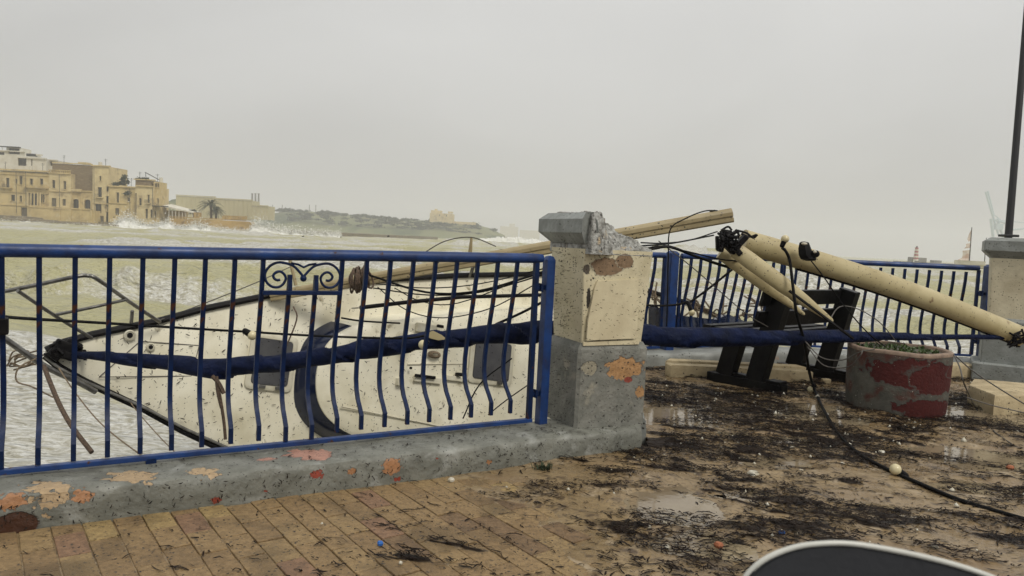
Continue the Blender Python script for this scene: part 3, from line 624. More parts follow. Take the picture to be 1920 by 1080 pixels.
# ------------------------------------------------------------------ pillars
def pillar_frame(Nc, Rc, wl):
    u = (Rc - Nc); Lu = np.linalg.norm(u); u = u / Lu; v = V3((-u[1], u[0], 0)); return u, v, Lu, wl
PN = V3((.465, 4.795, 0)); PR = V3((.97, 5.034, 0))
pu, pv, LU, LV = pillar_frame(PN, PR, .46)
pil = thing('pillar', PN + V3((0, 0, .16)), 'broken cream and grey concrete pillar with its cap smashed, between the two railings', 'pillar')
def ploc(u, v, z, N_=None): return PN + pu * u + pv * v + V3((0, 0, z))
def ring(u0, u1, v0, v1, z, ch=0.0):
    if ch == 0: return [ploc(u0, v0, z), ploc(u1, v0, z), ploc(u1, v1, z), ploc(u0, v1, z)]
    return [ploc(u0 + ch, v0, z), ploc(u1 - ch, v0, z), ploc(u1, v0 + ch, z), ploc(u1, v1 - ch, z), ploc(u1 - ch, v1, z), ploc(u0 + ch, v1, z), ploc(u0, v1 - ch, z), ploc(u0, v0 + ch, z)]
def subring(r, n):
    out = []
    for i in range(len(r)):
        a, c = r[i], r[(i + 1) % len(r)]; out += [a + (c - a) * k / n for k in range(n)]
    return out
def rough_solid(rs, seed, amp, name, mt, parent, nsub=6, zs=10):
    rings = []
    for (ra, rb) in zip(rs[:-1], rs[1:]):
        for k in range(zs):
            rings.append([a + (c - a) * k / zs for a, c in zip(ra, rb)])
    rings.append(rs[-1]); cen = sum(rings[0]) / len(rings[0]); out = []
    for r in rings:
        q = []
        for p in r:
            j = (float(fbm(np.array(p[0] * 9 + p[2] * 5), np.array(p[1] * 9 - p[2] * 6), 4, seed)) - .5) * amp; dvec = (p - cen); dvec[2] = 0
            q.append(p + dvec / (np.linalg.norm(dvec) + 1e-6) * j)
        out.append(q)
    b = MB(); b.loft(out); return b.build(name, mt, parent, auto=38)
def pspot(px, py, z_or_face, r, c, wob=.8):
    q = fpx(px, py, PN, pv) - (PN + V3((0, 0, .16))); return (c, tuple(q), r, wob)
M['pbase'] = mat('pillar_base_paint', (.205, .202, .175), (.12, .123, .104), 6, rough=.5, rough2=.7, bump=.7, bscale=22, bdist=.016, specks=(DK, 46, .3, .35),
                 spots=[pspot(1172, 690, 0, (.13, .2, .085), (.42, .235, .10), 1.7), pspot(1200, 735, 0, (.035, .2, .04), (.42, .235, .10), 1.7), pspot(1105, 690, 0, (.05, .3, .05), (.33, .30, .22), 1.0), pspot(1178, 712, 0, (.03, .1, .02), REDP, .8)],
                 patches=[((.30, .28, .22), 5, .60, .7, 4, .7)])
M['pshaft'] = mat('pillar_shaft_plaster', (.64, .575, .40), (.50, .44, .285), 5, rough=.75, bump=.5, bscale=20, bdist=.014, specks=(DK, 60, .34, .5),
                  spots=[pspot(1140, 500, 0, (.115, .2, .06), (.25, .165, .095), 1.0), pspot(1172, 490, 0, (.06, .2, .045), (.25, .165, .095), .9), pspot(1104, 560, 0, (.014, .06, .07), (.03, .024, .018), .9), pspot(1100, 505, 0, (.022, .2, .03), (.10, .08, .06), 1.0), pspot(1118, 643, 0, (.05, .2, .010), (.34, .2, .10), .5)],
                  patches=[((.30, .26, .18), 2.6, .60, .78, 2, .8)])
rough_solid([subring(ring(0, LU, 0, LV, .15, .02), 3), subring(ring(0, LU, 0, LV, .69, .02), 3), subring(ring(.025, LU - .03, .02, LV - .02, .735, .012), 3), subring(ring(.05, LU - .06, .05, LV - .05, .737, .01), 3)], 3, .012, 'base', M['pbase'], pil, zs=7)
S0 = (.035, LU - .045, .03, LV - .03); S1 = (-.005, LU - .012, .0, LV)
rough_solid([subring(ring(*S0, .72, .006), 3), subring(ring(*S1, 1.362, .006), 3)], 5, .008, 'shaft', M['pshaft'], pil, zs=12)
# the smashed top: a rough height field over the shaft
nu, nv = 84, 76
U, Vv = np.meshgrid(np.linspace(.004, LU - .012, nu), np.linspace(0, LV + .04, nv), indexing='ij')
Vv = np.where(Vv < .08, Vv - .07 * (1 - Vv / .08) * np.clip((.22 - U) / .14, 0, 1), Vv)
tq = np.maximum(1 - (U - .07) / .17, np.clip(Vv / LV, 0, 1) ** .9 * (1 - .62 * np.clip(U / LU, 0, 1)) * 1.25)
top = 1.372 + .225 * np.clip(tq, 0, 1.02) + (fbm(U * 13, Vv * 13, 5, 33) - .5) * .13 + (fbm(U * 40, Vv * 40, 3, 43) - .5) * .04
top = np.clip(top, 1.348, 1.612)
Pm = PN[None, None] + U[..., None] * pu + Vv[..., None] * pv; Pm[..., 2] = top
_jj = np.arange(nv)[None, :] + 0 * U; edge = (U < .006) | (U > LU - .016) | (_jj == 0) | (_jj == nv - 1)
Pm[..., 2] = np.where(edge, 1.33, Pm[..., 2])
ro = mesh_np('broken_core', Pm.reshape(-1, 3) - WL(pil), grid_faces(nu, nv), M['rubble'], False); ro.parent = pil
# surviving left slab of the cap with a jagged cut
b = MB(); cut = []
def caprow(v):
    j = .045 * (float(fbm(np.array(v * 22.), np.array(3.1), 3, 8)) - .5); return j
rows = []
for v in np.linspace(-.075, LV + .075, 15):
    e = min(v + .075, LV + .075 - v); ins = max(0, .055 - e) * .0
    a0, a1, j = -.075, .10 + caprow(v), caprow(v + 5)
    if v < .0: a1 = .02 + .06 * (v + .075) / .075 + j
    zc = 1.47 if (-.02 < v < LV + .02) else 1.47
    vv = min(max(v, -.001), LV + .001)
    low = [(-.005, vv, 1.395), (a0, v, 1.465), (a0, v, 1.555), (a0 + .05, min(max(v, -.03), LV + .03), 1.60), (a1 * .8, min(max(v, -.03), LV + .03), 1.605 + j * .2), (a1 + .02, v, 1.55 + j * .3), (a1 + .035, v, 1.48), (a1, vv, 1.395)]
    rows.append([ploc(*q) for q in low])
b.loft(rows); b.build('cap', M['greypaint'], pil, auto=30)
# surviving far corner of the cap
b = MB(); cr_ = []
for v in np.linspace(LV - .05, LV + .075, 6):
    w0, w1 = .17 + .3 * caprow(v * 3), .375 + caprow(v * 2)
    cr_.append([ploc(*q) for q in ((w0, v, 1.44), (w1, v, 1.45), (w1 + .03, v, 1.50), (w1 + .025, v, 1.585), (w1 - .03, v, 1.602), (w0 + .02, v, 1.60))])
b.loft(cr_); b.build('cap_remnant', M['rubble'], pil)
# loose plaster panel on the promenade face
q = [(1118, 527), (1196, 523), (1192, 634), (1098, 638), (1101, 600), (1109, 560), (1113, 540)]
pts = [fpx(x, y, ploc(0, .008, 1), pv) for x, y in q]
b = MB(); b.plate(pts, -pv, .014); b.build('plaster_panel', M['panel'], pil)
b = MB(); b.plate([fpx(x, y, ploc(0, .016, 1), pv) for x, y in ((1092, 641), (1198, 637), (1196, 645), (1092, 648))], -pv, .012); b.build('plaster_band', M['panel'], pil)
nf = 800
for (oo, ua, wa, nn, lf) in ((ploc(-.01, .22, 1.05), pv * .20, V3((0, 0, .30)), -pu, .022), (ploc(.25, -.0, .44), pu * .24, V3((0, 0, .25)), -pv, .014), (ploc(.0, .22, .44), pv * .21, V3((0, 0, .25)), -pu, .012), (ploc(.25, .0, 1.0), pu * .22, V3((0, 0, .33)), -pv, .016)):
    m_ = 150; a_ = rng.uniform(-1, 1, (m_, 1)); c_ = rng.uniform(-1, 1, (m_, 1)); flecks('seaweed_scrap', oo + a_ * ua + c_ * wa, np.tile(nn, (m_, 1)), M['weed'], pil, lift=lf, smin=.003, smax=.009)

# right-hand pillar: whole, with a lamp_pole standing on it
Q0 = G(1852, 700, .05); QN = V3((5.62, 8.62, 0)); qu = V3((.86, -.5, 0)); qu /= np.linalg.norm(qu); qv = V3((-qu[1], qu[0], 0))
pil2 = thing('pillar', QN, 'intact cream and grey pillar with a square cap at the right edge', 'pillar')
def q_ring(m, z, ch=.012): 
    a = QN + qu * (.27 - .27) ; u0, u1, v0, v1 = -m, .54 + m, -m, .5 + m
    return [QN + qu * x + qv * y + V3((0, 0, z)) for x, y in ((u0 + ch, v0), (u1 - ch, v0), (u1, v0 + ch), (u1, v1 - ch), (u1 - ch, v1), (u0 + ch, v1), (u0, v1 - ch), (u0, v0 + ch))]
MB().loft([q_ring(.10, -.02), q_ring(.10, .21), q_ring(.085, .225)]).build('plinth', M['greypaint'], pil2)
MB().loft([q_ring(.02, .21), q_ring(.02, .72), q_ring(-.02, .76)]).build('base', M['greypaint'], pil2)
MB().loft([q_ring(-.03, .74), q_ring(.0, 1.47)]).build('shaft', M['plaster'], pil2)
MB().loft([q_ring(.0, 1.46), q_ring(.085, 1.545), q_ring(.085, 1.66), q_ring(.03, 1.70)]).build('cap', M['greypaint'], pil2)
PB = D(1891, 442, 9.05); pole = thing('lamp_pole', PB, 'tall thin black pole rising from the right-hand pillar', 'pole')
PT = D(1932, -60, 9.05)
MB().tube([PB - V3((0, 0, .06)), PB + (PT - PB) * .3, PT + (PT - PB) * .15], [.043, .040, .034], 12).build('shaft', M['iron'], pole, auto=50)
b = MB(); b.box(PB, (.16, .16, .03), bev=.006); b.build('base_plate', M['iron'], pole)

# ------------------------------------------------------------------ the yacht, lying on its side against the sea wall
BO = D(85, 662, 5.7); BY, BP, BH = math.radians(34), math.radians(-10), math.radians(80)
BA = V3((math.cos(BY) * math.cos(BP), math.sin(BY) * math.cos(BP), math.sin(BP)))
_s = V3((-math.sin(BY), math.cos(BY), 0)); BB = math.cos(BH) * _s + math.sin(BH) * np.cross(BA, _s); BN = np.cross(BA, BB)     # along, across (up), out of the deck towards the promenade
if BN[1] > 0: BN = -BN
def bl(s, w_, h=0.0): return BO + BA * s + BB * w_ + BN * h
def bpix(px, py, h=0.0):
    d = ray(px, py); t = np.dot(BO + BN * h - CAMP, BN) / np.dot(d, BN); return CAMP + d * t
def bsw(px, py, h=0.0):
    p = bpix(px, py, h) - BO; return p @ BA, p @ BB
HS = [0, .11, .30, .76, 1.10, 1.63, 2.11, 2.83, 3.63, 4.79, 6.38, 7.4, 8.5]; HW = [.02, .10, .19, .37, .53, .74, .90, 1.117, 1.31, 1.55, 1.66, 1.62, 1.45]
def hw(s): return float(np.interp(s, HS, HW))
yacht = thing('sailing_yacht', BO, 'wrecked white sailing yacht lying on its side beyond the near railing, deck facing the promenade', 'yacht')
SS = [0, .05, .11, .2, .3, .45, .6, .76, .93, 1.1, 1.35, 1.63, 1.87, 2.11, 2.5, 2.83, 3.2, 3.63, 4.2, 4.79, 5.6, 6.38, 7.4, 8.5]
rings = []
for s in SS:
    h = hw(s); d = 1.15 * min(1, .25 + s / 5.0) * (1 if s < 7 else 1 - .25 * (s - 7) / 1.5)
    sec = [(h, 0), (h * .99, -.18 * d), (h * .92, -.45 * d), (h * .66, -.82 * d), (h * .3, -.97 * d), (0, -1.0 * d), (-h * .3, -.97 * d), (-h * .66, -.82 * d), (-h * .92, -.45 * d), (-h * .99, -.18 * d), (-h, 0)]
    rings.append([bl(s - (.5 * (-z) * (1 - min(s / 2, 1)) * -1), w_, z - .015) for w_, z in sec])
b = MB(); b.loft(rings); b.build('hull', M['hull'], yacht, auto=45)
b = MB(); nd = 17; rr = []
for s in SS:
    h = hw(s); rr.append([bl(s, h * (1 - 2 * k / (nd - 1)) * .992, .035 * (1 - (1 - 2 * k / (nd - 1)) ** 2) * min(1, s)) for k in range(nd)])
b.loft(rr, closed=False); b.build('deck', M['gel'], yacht, smooth=True)
for sg in (1, -1):
    MB().tube([bl(s, sg * hw(s), .015) for s in SS], [.030] * len(SS), 7).build('toe_rail', M['black'], yacht, auto=50)
    if sg < 0: MB().tube([bl(s, sg * (hw(s) + .002) * .93 - .01, .055) for s in SS[:16]], [.012] * 16, 6).build('rubbing_strake', M['steel'], yacht, auto=50)
# coachroof: side band is one dark window, roof above it
def cr_out(a, front, width, back=8.0):
    """half outline: parameter a in 0..1 from the front centre to the stern corner"""
    pts = [(front, 0), (front + .02, .16), (front + .08, .30), (front + .20, .42), (front + .42, .53), (front + .9, .64), (front + 1.7, .84), (front + 3, 1.05), (back, 1.05)]
    return pts
CS, CWo = 1.98, .10
def outline(front, dw, wc):
    o = cr_out(0, front, 1); up = [(s, wc + w_ * (1 + .0) + (dw if w_ > 0 else 0)) for s, w_ in o]; lo = [(s, wc - w_ - (dw if w_ > 0 else 0)) for s, w_ in reversed(o[1:])]
    return lo + up
def rsmooth(pts, n=4):
    return [tuple(p[:2]) for p in spline([(a, c, 0) for a, c in pts], n)]
wc = .06
base_o = rsmooth(outline(1.97, .06, wc)); top_o = rsmooth(outline(2.09, .0, wc + .02))
mid_o = [((a[0] + c[0]) / 2, (a[1] + c[1]) / 2) for a, c in zip(base_o, top_o)]
iw = max(k for k, (s_, w_) in enumerate(base_o) if s_ < 2.24) + 1
for nm_, mt_, sl_ in (('cabin_window', 'navyglass', slice(0, iw + 1)), ('cabin_side', 'gel', slice(iw, None))):
    b = MB(); b.loft([[bl(s, w_, .015) for s, w_ in base_o[sl_]], [bl(s, w_, .17) for s, w_ in mid_o[sl_]], [bl(s, w_, .262) for s, w_ in top_o[sl_]]], cap=False, closed=False); b.build(nm_, M[mt_], yacht, auto=40)
rs_ = []
for k, (f, hz) in enumerate(((1.0, .262), (1.0, .285), (.985, .30), (.93, .315), (.7, .335), (.4, .35), (.05, .355))):
    cs = 4.8
    rs_.append([bl(cs + (s - cs) * f, wc + .02 + (w_ - wc - .02) * f, hz) for s, w_ in top_o])
b = MB(); b.loft(rs_, closed=True, cap=True); b.build('coachroof', M['gel'], yacht, auto=35)
# light lower step along the roof edge
def hatch(c, name, sz, hgt, label=None):
    s0, w0 = c; root = MB()
    def rr_(a, bq, r, z): 
        out = []
        for cx_, cy_, st in ((a - r, bq - r, 0), (-a + r, bq - r, 90), (-a + r, -bq + r, 180), (a - r, -bq + r, 270)):
            for k in range(4):
                t = math.radians(st + k * 30); out.append(bl(s0 + cx_ + r * math.cos(t), w0 + cy_ + r * math.sin(t), z))
        return out
    a, q = sz
    root.loft([rr_(a, q, .05, hgt), rr_(a, q, .05, hgt + .025), rr_(a - .015, q - .015, .045, hgt + .032), rr_(a - .045, q - .045, .03, hgt + .032), rr_(a - .05, q - .05, .03, hgt + .026)])
    o = root.build('hatch', M['gelclean'], yacht, auto=30)
    g_ = MB(); g_.loft([rr_(a - .048, q - .048, .03, hgt + .030), rr_(a - .05, q - .05, .03, hgt + .040)]); g_.build('pane', M['smoke'], o)
    for f_ in (-.3, .4):
        h_ = MB(); h_.box(bl(s0 + a * f_, w0 - q + .03, hgt + .045), (.06, .03, .02), (BA, BB, BN), .004); h_.build('latch', M['steel'], o)
hatch((1.745, .135), 'hatch', (.215, .255), .03)
hatch((3.93, .41), 'hatch', (.275, .25), .345)
# anchor locker lid: recessed joint lines
b = MB(); lk = [bsw(*q_) for q_ in ((262, 640), (372, 648), (357, 705), (185, 707))]
for i in range(4):
    a, c = lk[i], lk[(i + 1) % 4]; n_ = 6
    b.tube([bl(a[0] + (c[0] - a[0]) * k / n_, a[1] + (c[1] - a[1]) * k / n_, .036 * min(1, a[0] + .3) * .9) for k in range(n_ + 1)], .004, 5)
b.build('locker_seam', M['wireg'], yacht)
for (px, py, r) in ((242, 629, .045), (281, 651, .035)):
    s, w_ = bsw(px, py); b = MB()
    def disc(r_, z): return [bl(s + r_ * math.cos(6.283 * k / 18), w_ + r_ * math.sin(6.283 * k / 18), z) for k in range(18)]
    b.loft([disc(r, .02), disc(r, .045), disc(r * .75, .052), disc(r * .6, .046)]); o = b.build('deck_vent', M['gelclean'], yacht, auto=30)
    c2 = MB(); c2.loft([disc(r * .5, .046), disc(r * .45, .058)]); c2.build('vent_cap', M['black'], o)
# roof fittings
s, w_ = bsw(757, 615, .34); b = MB()
b.loft([[bl(s + r_ * math.cos(6.283 * k / 16), w_ - .1 + z_ * .0 + r_ * math.sin(6.283 * k / 16), .33 + z_) for k in range(16)] for r_, z_ in ((.07, 0), (.072, .05), (.06, .16), (.045, .20), (.02, .21))]); b.build('roof_vent', M['gelclean'], yacht, auto=40)
for (px, py, sz_, nm, mt_) in ((798, 616, (.22, .09, .05), 'roof_locker', 'gelclean'), (800, 712, (.30, .06, .05), 'winch_base', 'gelclean'), (853, 710, (.26, .05, .06), 'line_guide', 'gelclean'), (747, 716, (.06, .07, .08), 'grab_block', 'gelclean')):
    s, w_ = bsw(px, py, .34); b = MB(); b.box(bl(s, w_, .35), sz_, (BA, BB, BN), .008); b.build(nm, M[mt_], yacht)
for (px, py, sz_) in ((795, 706, (.22, .03, .04)), (858, 702, (.055, .035, .06)), (823, 612, (.07, .03, .03)), (768, 690, (.025, .025, .02))):
    s, w_ = bsw(px, py, .36); b = MB(); b.box(bl(s, w_, .385), sz_, (BA, BB, BN), .006); b.build('cleat', M['black'], yacht)
s, w_ = bsw(813, 665, .36); b = MB()
for k in range(3):
    b.tube([bl(s + (.07 - .015 * k) * math.cos(a_ * .5), w_ + (.03 - .006 * k) * math.sin(a_ * .5), .37 + .012 * k) for a_ in range(14)], .009, 5)
b.build('coiled_line', M['ropel'], yacht)
# moulded lines on the roof
for (p_, q_) in (((765, 683), (872, 682)), ((640, 762), (860, 806)), ((660, 578), (780, 566))):
    s0, w0 = bsw(*p_, .35); s1, w1 = bsw(*q_, .35); MB().tube([bl(s0 + (s1 - s0) * k / 5, w0 + (w1 - w0) * k / 5, .345) for k in range(6)], .008, 5).build('roof_moulding', M['gelclean'], yacht)
# spinnaker pole lashed on deck
MB().tube([bpix(675, 577, .42), bpix(760, 567, .46), bpix(865, 557, .46), bpix(1015, 553, .40)], .020, 8).build('deck_pole', M['black'], yacht, auto=50)
# bow fitting and pulpit
b = MB()
for (px, py, h, sz_) in ((120, 655, .05, (.16, .12, .12)), (105, 662, .06, (.10, .10, .10)), (137, 648, .04, (.12, .08, .09)), (128, 668, .08, (.08, .06, .08)), (150, 662, .06, (.09, .05, .05))):
    ax = Matrix.Rotation(random.uniform(-.6, .6), 3, Vector(BN)) @ Matrix((BA, BB, BN)).transposed(); ax = np.array(ax).T
    b.box(bpix(px, py, h), sz_, ax, .015)
for k in range(14):
    p = bpix(120 + random.uniform(-28, 40), 655 + random.uniform(-14, 18), .1); b.tube(spline([p + rng.normal(0, .022, 3), p, p + rng.normal(0, .03, 3)], 3), .014, 5)
b.build('anchor_gear', M['black'], yacht)
def ptube(pts, r, name, mt_, parent, n=6, sm=4):
    return MB().tube(spline([D(*p) for p in pts], sm), r, n).build(name, M[mt_], parent, auto=60)
ptube([(-60, 560, 5.1), (0, 548, 5.1), (70, 534, 5.15), (140, 519, 5.2), (165, 517, 5.25), (185, 525, 5.3), (240, 564, 5.7), (300, 604, 6.1)], .015, 'pulpit_rail', 'steel', yacht, 8)
ptube([(33, 545, 5.1), (100, 590, 5.4), (172, 634, 5.75)], .014, 'pulpit_leg', 'steel', yacht, 8)
ptube([(105, 590, 5.4), (170, 577, 5.45), (236, 562, 5.65)], .012, 'pulpit_brace', 'steel', yacht, 8)
ptube([(-40, 605, 5.2), (10, 636, 5.3), (50, 664, 5.4), (90, 690, 5.5), (145, 716, 5.65), (180, 735, 5.75)], .022, 'pulpit_rail', 'steel', yacht, 8)
b = MB()
for k in range(10):
    p = D(70 + random.uniform(-10, 12), 665 + random.uniform(-8, 10), 5.55); q = D(18 + random.uniform(-10, 20), 678 + random.uniform(-14, 16), 5.5)
    b.tube(spline([p, (p + q) / 2 + rng.normal(0, .04, 3), q], 4), .006, 4)
b.build('frayed_line', M['ropel'], yacht)
# stanchions, cleats along the upper rail and a dark canvas cockpit cover at the stern
for (px, py) in ((246, 606), (885, 512), (880, 520)):
    p = bpix(px, py, .05); MB().tube([p, p + V3((0, 0, .10)) + BN * .05], .014, 6).build('stanchion', M['steel'], yacht)
cv = [bpix(x, y, .35) for x, y in ((1216, 575), (1255, 592), (1330, 600), (1352, 590), (1375, 600), (1405, 612), (1400, 640), (1215, 640))]
b = MB(); b.plate(cv, BN, .12); b.build('cockpit_cover', M['navyglass'], yacht)
b = MB()
for (px, py) in ((1320, 583), (1350, 586), (1392, 588), (1305, 576), (1235, 556), (1420, 578)):
    p = bpix(px, py, .3)
    for k in range(5): b.tube(spline([p + rng.normal(0, .09, 3), p + rng.normal(0, .05, 3), p + rng.normal(0, .09, 3)], 3), .012, 5)
tag(b.build('tangled_gear', M['ropel'], yacht), kind='stuff')
# seaweed scraps on the deck
m_ = 900; ss_ = rng.uniform(.5, 5.6, m_); ww_ = rng.uniform(-1, 1, m_) * np.interp(ss_, HS, HW) * .95
on_roof = (ss_ > 2.15) & (np.abs(ww_ - .08) < np.interp(ss_, [2.1, 2.3, 2.6, 3, 3.8, 5], [.15, .35, .5, .6, .85, 1.0]))
hh = np.where(on_roof, .352, .040); pts = BO + np.outer(ss_, BA) + np.outer(ww_, BB) + np.outer(hh, BN)
edgeband = (ss_ > 1.9) & ~on_roof & (np.abs(ww_ - .08) < np.interp(ss_, [2, 2.3, 2.6, 3, 3.8, 5], [.4, .55, .7, .8, 1.0, 1.2]))
flecks('seaweed_scrap', pts[~edgeband], np.tile(BN, ((~edgeband).sum(), 1)), M['weed'], yacht, lift=.004, smin=.005, smax=.020)

# ------------------------------------------------------------------ spars and the furled sail
beam = thing('broken_boom', D(505, 556, 6.72), 'long tan grooved boom lying from the yacht deck up past the broken pillar', 'boom')
P0, P1 = D(508, 556, 6.72), D(1372, 404, 6.75); dv = (P1 - P0); LB = np.linalg.norm(dv); dv /= LB
bu = V3((0, 0, 1.)) - dv * dv[2]; bu /= np.linalg.norm(bu); bv = np.cross(dv, bu); bv = bv if bv[1] < 0 else -bv       # bv faces the camera
prof = [(-.05, -.062), (.030, -.062), (.045, -.05), (.045, -.022), (.034, -.018), (.034, -.006), (.047, -.002), (.047, .030), (.036, .052), (.015, .066), (-.03, .066), (-.05, .04)]
MB().loft([[P0 + dv * t + bv * a * f + bu * c * f for a, c in prof] for t, f in ((0, .72), (LB * .5, .92), (LB, 1.03))]).build('spar', M['beam'], beam)
b = MB(); b.box(P1 + bu * .06 - dv * .17, (.05, .04, .04), (dv, bv, bu), .008); b.build('end_fitting', M['black'], beam)
b = MB(); cc = D(675, 524, 6.55)
for k in range(16):
    o_ = dv * random.uniform(-.07, .07); r_ = random.uniform(.075, .115); ph = random.uniform(0, 6)
    b.tube([cc + o_ + dv * .03 * math.sin(a_ + ph) + bu * r_ * math.cos(a_) * 1.0 + bv * (r_ * math.sin(a_) + .0) for a_ in np.linspace(0, 6.4, 15)], .009, 5)
b.build('rope_coil', M['rope'], beam)
MB().tube([D(542, 480, 6.7), D(555, 535, 6.7)], .016, 6).build('stay_strut', M['beam'], beam); MB().tube([D(884, 446, 6.7), D(881, 480, 6.72)], [.012, .024], 6).build('batten', M['beam'], beam)
b = MB(); b.tube(spline([D(795, 474, 6.7), D(835, 452, 6.7), D(884, 445, 6.7), D(930, 462, 6.7)], 5), .005, 4); b.build('batten_wire', M['wireg'], beam)

sailr = thing('furled_sail', D(140, 666, 5.70), 'long navy blue furled sail stretched from the yacht bow across to the right', 'furled sail')
sp_px = [(138, 665, 5.66, 6), (200, 669, 5.60, 9), (300, 679, 5.55, 14), (400, 690, 5.5, 18), (480, 684, 5.5, 16.5), (560, 676, 5.5, 15.5), (640, 663, 5.5, 16), (700, 653, 5.5, 18), (780, 642, 5.52, 16), (850, 634, 5.58, 16), (940, 626, 5.66, 18.5), (1020, 622, 5.8, 20), (1120, 625, 5.95, 20), (1200, 628, 6.05, 19.5), (1330, 633, 6.25, 17.5), (1459, 633, 6.5, 14), (1578, 631, 6.8, 10.8), (1660, 631, 7.0, 8), (1737, 632, 7.15, 5.5), (1830, 632, 7.3, 4.6), (1900, 631, 7.4, 4.2)]
path = spline([D(x, y, d) for x, y, d, r in sp_px], 20); rad = [r / FPX * d for x, y, d, r in sp_px]
rad = list(np.interp(np.linspace(0, len(sp_px) - 1, len(path)), np.arange(len(sp_px)), rad))
rings = []; n_ = 40
for i, p in enumerate(path):
    t = path[min(i + 1, len(path) - 1)] - path[max(i - 1, 0)]; t /= np.linalg.norm(t); a = np.cross(t, (0, 0, 1.)); a /= np.linalg.norm(a); c = np.cross(a, t)
    r0 = []
    for k in range(n_):
        th = 2 * math.pi * k / n_; w1 = (th + i * .21) % (2 * math.pi) / (2 * math.pi)       # the wound edge spirals along
        rr_ = rad[i] * (.86 + .32 * w1 + .07 * (float(vnoise(np.array(i * .22), np.array(k * .5), 4)) - .5) + .04 * math.sin(2 * th + i * .17) + .025 * math.sin(5 * th + i * .52))
        r0.append(p + rr_ * (math.cos(th) * a + math.sin(th) * c))
    rings.append(r0)
MB().loft(rings).build('sail_roll', M['sail'], sailr, auto=50)
b = MB(); b.plate([D(x, y, 5.46) for x, y in ((797, 625), (812, 620), (828, 628), (838, 636), (822, 638), (806, 634))], FW, -.004); b.build('sail_clew', M['mast'], sailr)
for k in range(1):
    b = MB(); b.tube(spline([D(404, 706, 5.35), D(412, 740, 5.35), D(420, 790, 5.35), D(423, 824, 5.35)], 4), [.012] * 13, 5); b.tube(spline([D(406, 706, 5.35), D(409, 735, 5.35), D(416, 765, 5.35)], 4), .014, 5); b.tube(spline([D(398, 705, 5.35), D(410, 718, 5.35), D(420, 738, 5.35)], 4), .016, 5)
    b.build('sail_tie', M['rope'], sailr)

mast = thing('fallen_mast', D(1385, 462, 6.75), 'fallen cream mast tube with two folded spreaders, leaning down over the bench to the right', 'mast')
m0, m1 = D(1392, 452, 6.8), D(1912, 630, 7.45)
tl = np.linspace(0, 1, 12)
def oval(p, t, ra, rb, n=20):
    a = np.cross(t, FW); a /= np.linalg.norm(a); c = np.cross(a, t); return [p + ra * math.cos(6.283 * k / n) * a + rb * math.sin(6.283 * k / n) * c for k in range(n)]
mt_ = (m1 - m0) / np.linalg.norm(m1 - m0)
MB().loft([oval(m0 + (m1 - m0) * t - V3((0, 0, .055 * math.sin(math.pi * t) * -1)), mt_, .112 - .008 * t, .095) for t in tl]).build('mast_tube', M['mast'], mast, auto=50)
MB().loft([oval(m0 + (m1 - m0) * t - V3((0, 0, .055 * math.sin(math.pi * t) * -1)) - V3((0, 0, .118 - .012 * t)), mt_, .012, .022, 8) for t in tl[2:]]).build('sail_track', M['black'], mast)
for (pa, pb, ra, dd) in (((1378, 468), (1562, 603), .076, (6.55, 6.55)), ((1350, 474), (1509, 590), .060, (6.7, 6.75))):
    a, c = D(*pa, dd[0]), D(*pb, dd[1]); t = (c - a) / np.linalg.norm(c - a)
    MB().loft([oval(a + (c - a) * q_, t, ra * f, ra * .55 * f, 16) for q_, f in ((0, .95), (.15, 1), (.5, .95), (.72, .70), (.9, .40), (.985, .25), (1, .1))]).build('spreader', M['mast'], mast, auto=50)
b = MB()
c0 = D(1366, 452, 6.55)
for (px, py, sz_, rz) in ((1360, 446, (.07, .10, .12), .3), (1372, 462, (.12, .10, .10), .7), (1380, 470, (.10, .12, .05), .8), (1352, 462, (.05, .08, .10), .2), (1362, 436, (.09, .06, .05), .1), (1345, 456, (.03, .05, .13), -.1), (1390, 452, (.05, .1, .12), .7)):
    ax = np.array(Matrix.Rotation(rz, 3, 'Y')); b.box(D(px, py, 6.55), sz_, ax.T, .012)
for k in range(26):
    p = D(1366 + random.uniform(-18, 20), 455 + random.uniform(-18, 18), 6.46); b.tube(spline([p + rng.normal(0, .02, 3), p, p + rng.normal(0, .024, 3)], 3), random.choice((.008, .012, .018)), 5)
for (pts_) in (((1382, 432), (1400, 437), (1412, 446), (1420, 440)), ((1390, 438), (1405, 444), (1418, 440)), ((1352, 432), (1365, 425), (1372, 432))):
    b.tube(spline([D(x, y, 6.62) for x, y in pts_], 4), .010, 5)
b.build('masthead_fitting', M['black'], mast)
b = MB(); p = D(1905, 632, 7.3)
for k in range(12): b.tube(spline([p + rng.normal(0, .05, 3), p + rng.normal(0, .05, 3), p + rng.normal(0, .07, 3)], 4), .010, 5)
b.build('end_lashing', M['black'], mast)
# black bag perched on the mast, gives no light
sack = thing('mast_sack', D(1512, 472, 6.72), 'black bag-like lamp with two pale pieces as white glints perched on the fallen mast', 'sack')
b = MB(); rg = []
for (px, py, rw, rd) in ((1506, 453, 3, .02), (1508, 455, 8, .04), (1509, 466, 11, .055), (1512, 478, 13, .06), (1517, 486, 14, .06), (1520, 489, 8, .04)):
    p = D(px, py, 6.70); rg.append([p + RT * rw / FPX * 6.7 * math.cos(6.283 * k / 10) * (1 + .18 * math.sin(3 * k)) - FW * rd * math.sin(6.283 * k / 10) for k in range(10)])
b.loft(rg); b.ball(D(1528, 476, 6.66), .040, 10, 6, (1.1, 1, .9)); b.build('sack_body', M['black'], sack, auto=40)
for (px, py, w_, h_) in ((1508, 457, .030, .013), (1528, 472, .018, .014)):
    b = MB(); b.ball(D(px, py, 6.62), 1, 8, 6, (w_, .012, h_)); b.build('lens', M['litter'], sack, smooth=True)  # pale balls stand in for white glints, highlights put in as geometry

